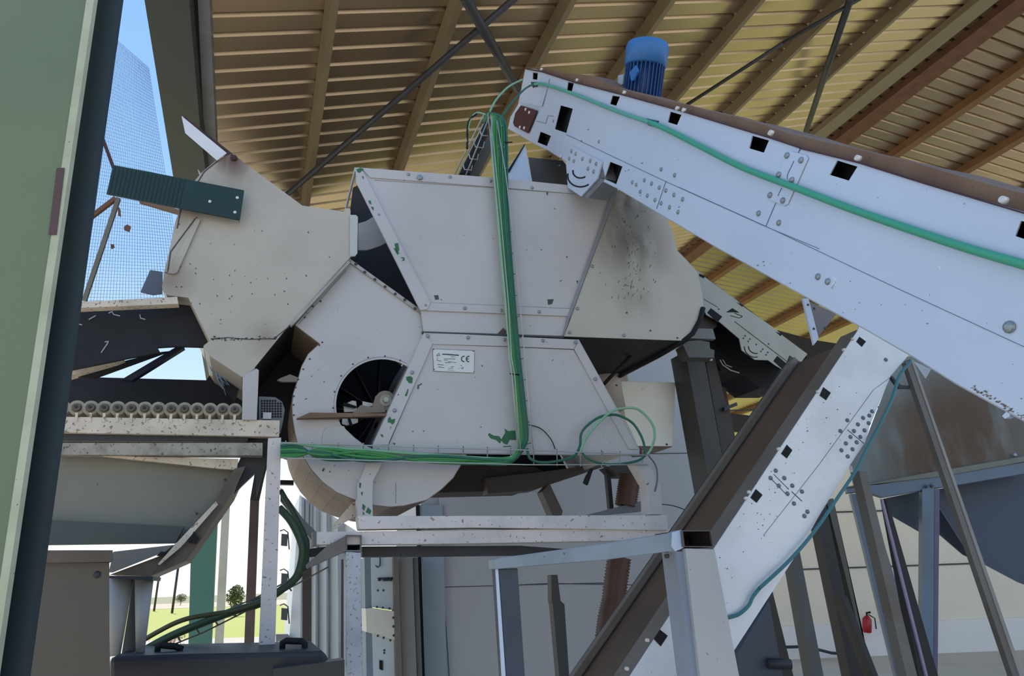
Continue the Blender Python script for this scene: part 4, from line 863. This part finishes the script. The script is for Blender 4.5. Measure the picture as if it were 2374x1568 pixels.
# ================================================================== CABIN WALL BEHIND THE MACHINE
CBW = vpl(1200, 6.6, 5)
t = thing('panel_cabin', 'large light grey sheet panel cabin standing behind the machine frame', 'cabin', (CBW.P(1300, 1400).x, CBW.P(1300, 1400).y, 0))
p0 = CBW.P(975, 1320); p1 = CBW.P(1648, 1320); zt = CBW.P(1300, 770).z
mb = MB().prism([V((p0.x, p0.y, 0)), V((p1.x, p1.y, 0)), V((p1.x, p1.y, zt)), V((p0.x, p0.y, zt))], D1*1.2)
for s in ('F1280,925 1640,915 2000,905 2374,897', 'K0,985 200,975 800,985', 'K820,145 1180,140', 'F1255,720 1310,1537', 'F1245,275 1245,435'): line(mb, CBW, s, 1.7, 1, 0, .003)
mb.build('wall_panels', [WALLG, SEAM], t)
slab(CBW, 'F1245,272 1930,272 1955,285 1990,432 1245,440', .02, -.04).build('upper_panel', WALLG, t, bevel=.004)
post(CBW, 'F1110,360', 'F1262,360', 'F1145,1537', 'F1295,1537', .06, -.06).build('corner_panel', mat('corner_bluegrey', (158, 172, 178), .5, .1, .25, (130, 138, 134), 2), t)
post(CBW, 'F1082,360', 'F1108,360', 'F1118,1537', 'F1142,1537', .02, -.07).build('corner_gap', BLACK, t)
# bright ivory box
IV = vpl(1500, 5.0, 16)
t = thing('ivory_box', 'bright ivory box with a plain front, right of the hopper foot', 'box', IV.P(1500, 1035))
slab(IV, 'I440,1048 835,1056 815,1522 560,1520 520,1430 470,1330', .25).build('body', LIT, t, bevel=.003)
slab(IV, 'I565,1524 815,1524 690,1562 620,1568', .2, .0).build('base', mat('box_base', (112, 88, 72)), t)
bolts(IV, 'I770,1508 405,1078', t, .008, 0, SEAM)
# posts left of the cabin
CL = vpl(930, 6.2, 5)
for a, b, c, d, o, m, lb in (('S370,65', 'S428,65', 'S400,1430', 'S475,1430', 0, mat('post_brown', (118, 110, 102), .5, .2, .4), 'narrow brown grey upright left of the galvanised column'),
                             ('S440,65', 'S600,65', 'S485,1440', 'S652,1486', .05, mat('galv_column', (140, 138, 134), .45, .3, .4, (110, 106, 98), 4, .2), 'galvanised column behind the speckled post'),
                             ('S610,65', 'S665,65', 'S660,1486', 'S718,1486', .08, mat('post_grey', (112, 112, 114), .5, .2, .3), 'slim grey upright beside the black cabin gap')):
    post(CL, a, b, c, d, .12, o).build('steel_upright', m, label=lb, cat='post')
t = thing('switch_cabinet', 'pale blue white steel cabinet with ivory middle door, right of the speckled post', 'cabinet', (CL.P(880, 1400).x, CL.P(880, 1400).y, 0))
CPAL = mat('cabinet_pale', (196, 208, 212), .45, .05, .2)
post(CL, 'S25,68', 'S105,68', 'S50,1486', 'S135,1486', .3, .08).build('side', mat('cabinet_side', (118, 130, 142), .5, .05, .2), t)
slab(CL, 'S105,68 360,68 380,700 115,660', .3, .06).build('upper_door', CPAL, t)
slab(CL, 'S40,680 120,672 378,710 385,1055 50,960', .36, .02).build('middle_door', mat('cabinet_ivory', (216, 214, 198), .45, 0, .2), t)
post(CL, 'S120,965', 'S385,1050', 'S135,1486', 'S400,1440', .3, .06).build('lower_door', CPAL, t)
bolts(CL, 'S185,462 252,462 175,660 245,668 325,678 262,1178 262,1210', t, .009, .06, SEAM); bolts(CL, 'S370,788 372,893 375,1000 335,1058 255,1028 185,1005', t, .01, .02, SEAM)
slab(CL, 'S205,1295 245,1305 245,1420 205,1405', .01, .05).build('lock_slot', BLACK, t)
MB().tube(PP(CL, 'S213,70 213,165 185,185 158,165', .04), .006, 6).build('hook', DSTEEL, t)
for x in (205, 265, 300, 340): MB().tube(PP(CL, 'S%d,315 %d,350' % (x, x-5), .04), .012, 6).build('cable_gland', DSTEEL, t)
MB().tube(PP(CL, 'S185,322 360,318', .045), .01, 6).build('gland_rail', DSTEEL, t)
# white container outside
CT = vpl(740, 12, 0)
t = thing('white_container', 'white ribbed container standing outside left of the speckled post', 'container', (CT.P(740, 1400).x, CT.P(740, 1400).y, 0))
CWH = mat('container_white', (224, 228, 228), .45, .05, .25, (196, 204, 190), 1)
mb = post(CT, 'W180,190', 'W620,470', 'W80,1568', 'W640,1568', 2, .0); mb.build('wall', CWH, t)
for a, b, c, d in ((195, 215, 185, 200), (225, 250, 215, 232), (262, 275, 240, 252), (305, 328, 300, 330), (385, 412, 385, 415), (470, 515, 478, 515)):
    post(CT, 'W%d,%d' % (a, 200+(a-180)*.62), 'W%d,%d' % (b, 200+(b-180)*.62), 'W%d,1500' % c, 'W%d,1500' % d, .05, -.05).build('rib', mat('rib_grey', (150, 158, 166), .5, .1, .3), t)
for y in (545, 845, 1110):
    o = slab(CT, 'W42,%d 90,%d 85,%d 38,%d' % (y-60, y-55, y+35, y+30), .05, -.2).build('hinge_lamp', mat('hinge_dark', (66, 72, 76), .5, .3, .3), t)
    MB().tube(PP(CT, 'W30,%d 60,%d 90,%d 100,%d' % (y-80, y-92, y-70, y+60), -.15), .01, 6).build('hinge_arm', mat('hinge_dark', (66, 72, 76)), t)
slab(CT, 'W0,1250 90,1250 130,1290 0,1310', .2, -.2).build('step', STEEL, t)
for x in (318, 400): MB().tube(PP(CT, 'W%d,560 %d,1440' % (x, x+3), -.08), .012, 6).build('lock_bar', mat('bar_grey', (120, 124, 130), .4, .4, .2), t)
post(CT, 'W500,680', 'W520,680', 'W497,1420', 'W520,1420', .1, -.3).build('dark_upright', DSTEEL, label='thin dark upright between the container and the speckled post', cat='post')
# ================================================================== UNDER THE HOPPER
UB = vpl(1300, 4.9, 8)
slab(UB, 'K-200,300 150,262 480,215 620,205 210,340 100,380 -190,400', .12).build('cross_arm', mat('arm_brown', (82, 76, 70), .5, .1, .5), label='dark brown arm slanting up below the hopper body', cat='beam')
slab(UB, 'F1950,270 2000,210 2090,400 2085,430 2020,430', .1, -.02).build('bent_strut', mat('leg_brown', (96, 90, 84), .5, .1, .4), label='brown grey bent strut standing on the long white beam', cat='leg')
slab(UB, 'F1080,75 1640,80 1900,100 1960,130 1840,260 1230,275 1160,240', .3, .1).build('hopper_pan', mat('pan_brown', (70, 62, 56), .6, .1, .5), label='dark brown pan under the hopper, right of the fan', cat='pan')
slab(UB, 'K565,225 590,225 615,495 590,495', .04, -.05).build('thin_upright', DSTEEL, label='thin dark upright left of the upper brown hose', cat='post')
slab(M, 'K470,240 485,242 450,345 425,330 440,290', .02, .0).build('cable_stub', BLACK, label='short black cable end hanging under the tray', cat='cable')
slab(UB, 'K460,532 790,448 820,490 800,512 600,532', .06, -.2).build('flat_strut', STEEL, label='grey flat strut lying against the right bent leg', cat='strut')
slab(UB, 'K580,225 720,195 790,285 640,285', .15, -.1).build('hose_hopper', mat('pan_brown', (70, 62, 56)), label='dark funnel mouth on top of the brown hose', cat='funnel')
def hose(s, r, n, pl, off, lab):
    p = PP(pl, s, off); q = []; rr = []
    for a, b in zip(p, p[1:]):
        for i in range(n): q.append(a.lerp(b, i/n)); rr.append(r*(1.0 if len(q) % 2 else .88))
    MB().tube(q, r, 20, 0, rr).build('corrugated_hose', HOSE, label=lab, cat='hose')
HB2 = vpl(1450, 4.7, 8)
hose('K720,288 705,380 690,490', .074, 14, HB2, .1, 'upper part of the brown corrugated hose behind the base frame leg')
hose('K650,810 630,950 615,1090 590,1200 575,1320 560,1500 545,2300', .08, 14, HB2, .1, 'lower part of the brown corrugated hose below the tube beam')
# ================================================================== NEAR RIGHT TUBE FRAME
N2 = vpl(1500, 2.75, 14)
t = thing('tube_frame', 'grey white square tube frame with sloping beam and open tube end, lower right of centre', 'frame', (N2.P(1620, 1400).x, N2.P(1620, 1400).y, 0))
slab(N2, 'F1625,735 1650,725 2374,625 2870,545 2900,560 2905,670 2374,740 1640,802 1628,800', .08).build('sloping_beam', mat('beam_mottled', (148, 158, 164), .45, .2, .6, (96, 100, 98), 5, .3, (70, 66, 60)), t, bevel=.003)
slab(N2, 'K990,650 1050,632 1065,745 1010,770 985,740', .05, -.005).build('corner_face', BLUEW, t)
post(N2, 'K1075,750', 'K1262,755', 'K1170,1568', 'K1420,1568', .09, -.02).build('post', mat('post_lilac', (186, 184, 180), .45, .1, .35, (150, 152, 156), 3, .2, (86, 82, 84)), t, bevel=.003)
post(N2, 'K1010,770', 'K1075,770', 'K1112,1568', 'K1170,1568', .1, -.0).build('post_edge', mat('post_blue', (140, 148, 162), .45, .1, .3), t)
slab(N2, 'K1050,635 1240,635 1258,742 1062,742', .01, -.02, ['K1058,641 1234,641 1250,736 1070,736']).build('tube_mouth', mat('mouth_grey', (96, 92, 90), .5, .2, .3), t)
slab(N2, 'K1058,641 1234,641 1250,736 1070,736', .004, .15).build('tube_inside', mat('tube_red', (34, 24, 24), .8, 0, .4), t)
P1 = PP(N2, 'K1050,635 1240,635 1258,742 1062,742', -.01)
for a, b in ((0, 1), (1, 2), (2, 3), (3, 0)): MB().prism([P1[a], P1[b], P1[b]+D1*.2, P1[a]+D1*.2], (P1[a]-P1[b]).cross(D1).normalized()*.003).build('tube_wall', mat('tube_red', (34, 24, 24)), t)
post(N2, 'F1648,800', 'F1782,795', 'F1700,1537', 'F1832,1537', .08, .02).build('dark_post', mat('slate_post', (66, 72, 84), .5, .1, .4, (52, 54, 58), 3), t, bevel=.003)
post(N2, 'F1632,800', 'F1647,800', 'F1675,1537', 'F1698,1537', .01, .015).build('post_lip', BLUEW, t)
slab(N2, 'K960,790 1000,770 1030,880 1020,930', .03, .05).build('corner_brace', DSTEEL, t)
slab(HB2, 'K215,920 255,920 275,1085 300,1110 340,1720 280,1720 225,1110 218,1085', .06, -.3).build('slim_upright', mat('slim_dark', (70, 66, 66), .5, .2, .3), label='slim dark upright in front of the cabin, right of the dark tube post', cat='post')
# ================================================================== RIGHT HAND MACHINERY
RH = vpl(2150, 5.2, -12, V((.25, 1, 0)))
t = thing('storage_hopper', 'slate grey storage hopper with brown stains on a steel frame at the right', 'hopper', (RH.P(2150, 1400).x, RH.P(2150, 1400).y, 0))
STN = mat('stained_sheet', (124, 132, 128), .5, .05, .35, (96, 102, 98), 2, .05, stains=[(tuple(RH.P(*px('J1480,1150')[0])), .55, .95), (tuple(RH.P(*px('J1830,1000')[0])), .62, .9), (tuple(RH.P(*px('J1780,780')[0])), .5, .85), (tuple(RH.P(*px('J1430,800')[0])), .3, .7)], stcol=(84, 58, 32), bump=.05)
slab(RH, 'J900,300 1350,400 1500,380 2195,700 2300,760 2300,1115 1000,1340 930,1180 985,1085 1040,1020 1225,540', .02).build('side_sheet', STN, t)
slab(RH, 'U420,390 600,362 1500,255 2374,100 2500,80 2500,25 2374,40 1480,192 740,325 420,372', .06, -.04).build('top_rail', mat('rail_olive', (118, 118, 108), .5, .1, .5, (84, 78, 66), 5), t, bevel=.002)
mb = slab(RH, 'U420,392 600,375 2374,105 2500,90 2500,215 2374,232 1710,345 1390,390 1250,415 820,490 600,420 430,445', .08, -.03); mb.build('frame_beam', mat('frame_slate', (104, 118, 132), .5, .05, .3, (84, 92, 100), 3), t, bevel=.002)
post(RH, 'U1255,400', 'U1385,330', 'L1275,1568', 'L1352,1568', .09, -.045).build('leg', mat('frame_slate2', (108, 126, 138), .5, .05, .3), t)
post(RH, 'U1388,400', 'U1445,395', 'L1354,1568', 'L1380,1568', .09, -.03).build('leg', mat('frame_lilac', (104, 96, 122), .5, .05, .3), t)
post(RH, 'L822,400', 'L940,400', 'L1110,1568', 'L1296,1568', .08, -.02).build('leg', mat('frame_slate', (104, 118, 132)), t)
slab(RH, 'U860,500 1255,420 1250,885 910,690', .02, .25).build('funnel_sheet', mat('funnel_slate', (82, 96, 108), .5, 0, .4, (54, 62, 72), 1.5), t)
slab(RH, 'U1440,400 1710,345 2374,235 2500,215 2500,1500 2300,1420 1860,1187 1760,1100 1445,600', .02, .2).build('funnel_sheet', mat('funnel_dark', (66, 76, 92), .5, 0, .35, (46, 50, 62), 1.2), t)
slab(RH, 'U1445,600 1900,1220 1700,1120 1445,900', .02, .45).build('funnel_sheet', mat('funnel_mid', (84, 90, 104), .5, 0, .3), t)
slab(RH, 'U455,150 480,140 525,365 500,370', .03, -.04).build('side_hook', GALV, t)
bolts(RH, 'U1295,372 1358,368 555,500', t, .012, -.05, SEAM); bolts(RH, 'U2270,25', t, .016, -.03)
# leaning legs in front
RL1 = vpl(2150, 3.9, 0)
def lean(s0, s1, m, lab, th=.05, off=0, name='leaning_leg'):
    (a, b), (c, d) = px(s0); (e, f), (g, h) = px(s1)
    post(RL1, '%f,%f' % (a, b), '%f,%f' % (c, d), '%f,%f' % (e, f), '%f,%f' % (g, h), th, off).build(name, m, label=lab, cat='leg', bevel=.002)
LEGM = mat('leg_rusty', (112, 108, 102), .5, .1, .6, (86, 64, 50), 4, .3)
t = thing('front_brace', 'long grey brace with rust marks leaning down to the lower right corner', 'leg', (RL1.P(2360, 1568).x, RL1.P(2360, 1568).y, 0))
post(RL1, 'J1372,415', 'J1392,425', 'L1905,1568', 'L1930,1568', .05, 0).build('light_edge', mat('brace_edge', (150, 146, 140), .5, .1, .4), t)
post(RL1, 'J1335,440', 'J1373,420', 'L1860,1568', 'L1905,1568', .03, .005).build('web', LEGM, t)
slab(RL1, 'J1390,430 1520,490 1480,560', .01, .05).build('head_gusset', mat('gusset_pale', (176, 180, 184), .5, .1, .3), t)
slab(RL1, 'J1225,540 1240,540 1300,605 1400,615 1400,630 1290,628', .02, .03).build('head_angle', DSTEEL, t)
lean('U555,200 640,200', 'L1180,1568 1250,1568', LEGM, 'rust marked brown grey leg leaning right below the white elevator leg', .06, .05)
post(RL1, 'U850,505', 'U870,505', 'U980,1187', 'U1065,1187', .04, .2).build('leg_dark_bar', mat('bar_black', (36, 32, 36), .6, 0, .3), label='dark bar beside the rust marked leg', cat='bar')  # plain dark bar next to the leaning leg
post(RL1, 'U803,510', 'U826,510', 'U973,1187', 'U997,1187', .01, .19).build('leg_trim', mat('trim_lilac', (150, 140, 168), .5, 0, .2), label='thin lilac edge strip beside the rust marked leg', cat='strip')
RL3 = vpl(1950, 7.5, 0)
def far(s, m, lab, th=.12, off=0):
    a = s.split(' '); k = a[0][0]; q = [a[0]]+[k+x for x in a[1:]]
    post(RL3, q[0], q[1], q[2], q[3], th, off).build('frame_leg', m, label=lab, cat='leg')
far('L605,545 665,470 820,1568 895,1568', mat('leg_black', (50, 50, 52), .5, .1, .3), 'near black leg of the rear frame, left one of the parallel pair')
far('L668,440 712,430 870,1250 885,1250', mat('leg_olive', (92, 92, 82), .5, .1, .3), 'olive grey leg of the rear frame, right one of the parallel pair')
far('L435,780 497,770 575,1568 650,1568', mat('leg_grey', (96, 98, 96), .5, .1, .3), 'grey leg of the rear frame standing furthest left', off=-.2)
far('L765,1055 800,1055 935,1480 965,1480', mat('leg_dark2', (52, 54, 58), .5, .1, .3), 'dark diagonal leg branching right from the parallel pair', off=-.3)
far('L100,1420 300,1080 110,1568 390,1568', mat('slate_block', (76, 84, 98), .5, .05, .3), 'slate blue foot column below the end of the white elevator leg', .4, -2.8)
MB().tube(PP(RL3, 'L290,1487 440,1495', -2.85), .03, 8).build('ball_lever', DSTEEL, label='dark lever with a round knob low at the right', cat='lever')
q = RL3.P(*px('L440,1496')[0], -2.9); 
# extinguisher
FX = vpl(2010, 15.25, 3)
t = thing('fire_extinguisher', 'small dark red fire extinguisher hanging on the beige wall', 'fire extinguisher', FX.P(2010, 1470))
c0 = FX.P(2010, 1468); c1 = FX.P(2010, 1428)
MB().tube([c0, c0+(c1-c0)*.08, c0+(c1-c0)*.8, c0+(c1-c0)*.95, c1], .09, 16, 0, [.06, .085, .085, .05, .03]).build('cylinder', RED, t)
MB().tube([c1, c1+V((0, 0, .05)), c1+V((.08, 0, .06))], .02, 8).build('valve', BLACK, t); MB().tube([c1+V((.03, 0, .02)), c1+V((.13, -.03, -.05)), c1+V((.12, -.03, -.25))], .012, 6).build('hose', BLACK, t)
# beige rear wall
WR_ = vpl(2000, 15.5, 3)
a = WR_.P(1640, 1400); b = WR_.P(3300, 1400); mb = MB(); zz = WR_.P(2000, 1020).z
mb.prism([V((a.x, a.y, .0)), V((b.x, b.y, .0)), V((b.x, b.y, zz)), V((a.x, a.y, zz))], D1*.2)
for k in range(1, 5):
    z = .55+k*1.12; mb.beam(V((a.x, a.y-.012, z)), V((b.x, b.y-.012, z)), (0, 1, 0), UP, .02, .03, 1)
struct(mb, 'wall_right', [WALLB, SEAM])
mb = MB(); mb.prism([V((a.x, a.y-.06, .0)), V((b.x, b.y-.06, .0)), V((b.x, b.y-.06, .6)), V((a.x, a.y-.06, .6))], V((0, .05, 0))); struct(mb, 'baseboard_right', WALLW)
MB().tube(PP(WR_, 'L330,1385 500,1380 620,1400 700,1420 900,1435', -.4), .03, 6).build('floor_cable', DSTEEL, label='dark cable lying along the foot of the beige wall', cat='cable')
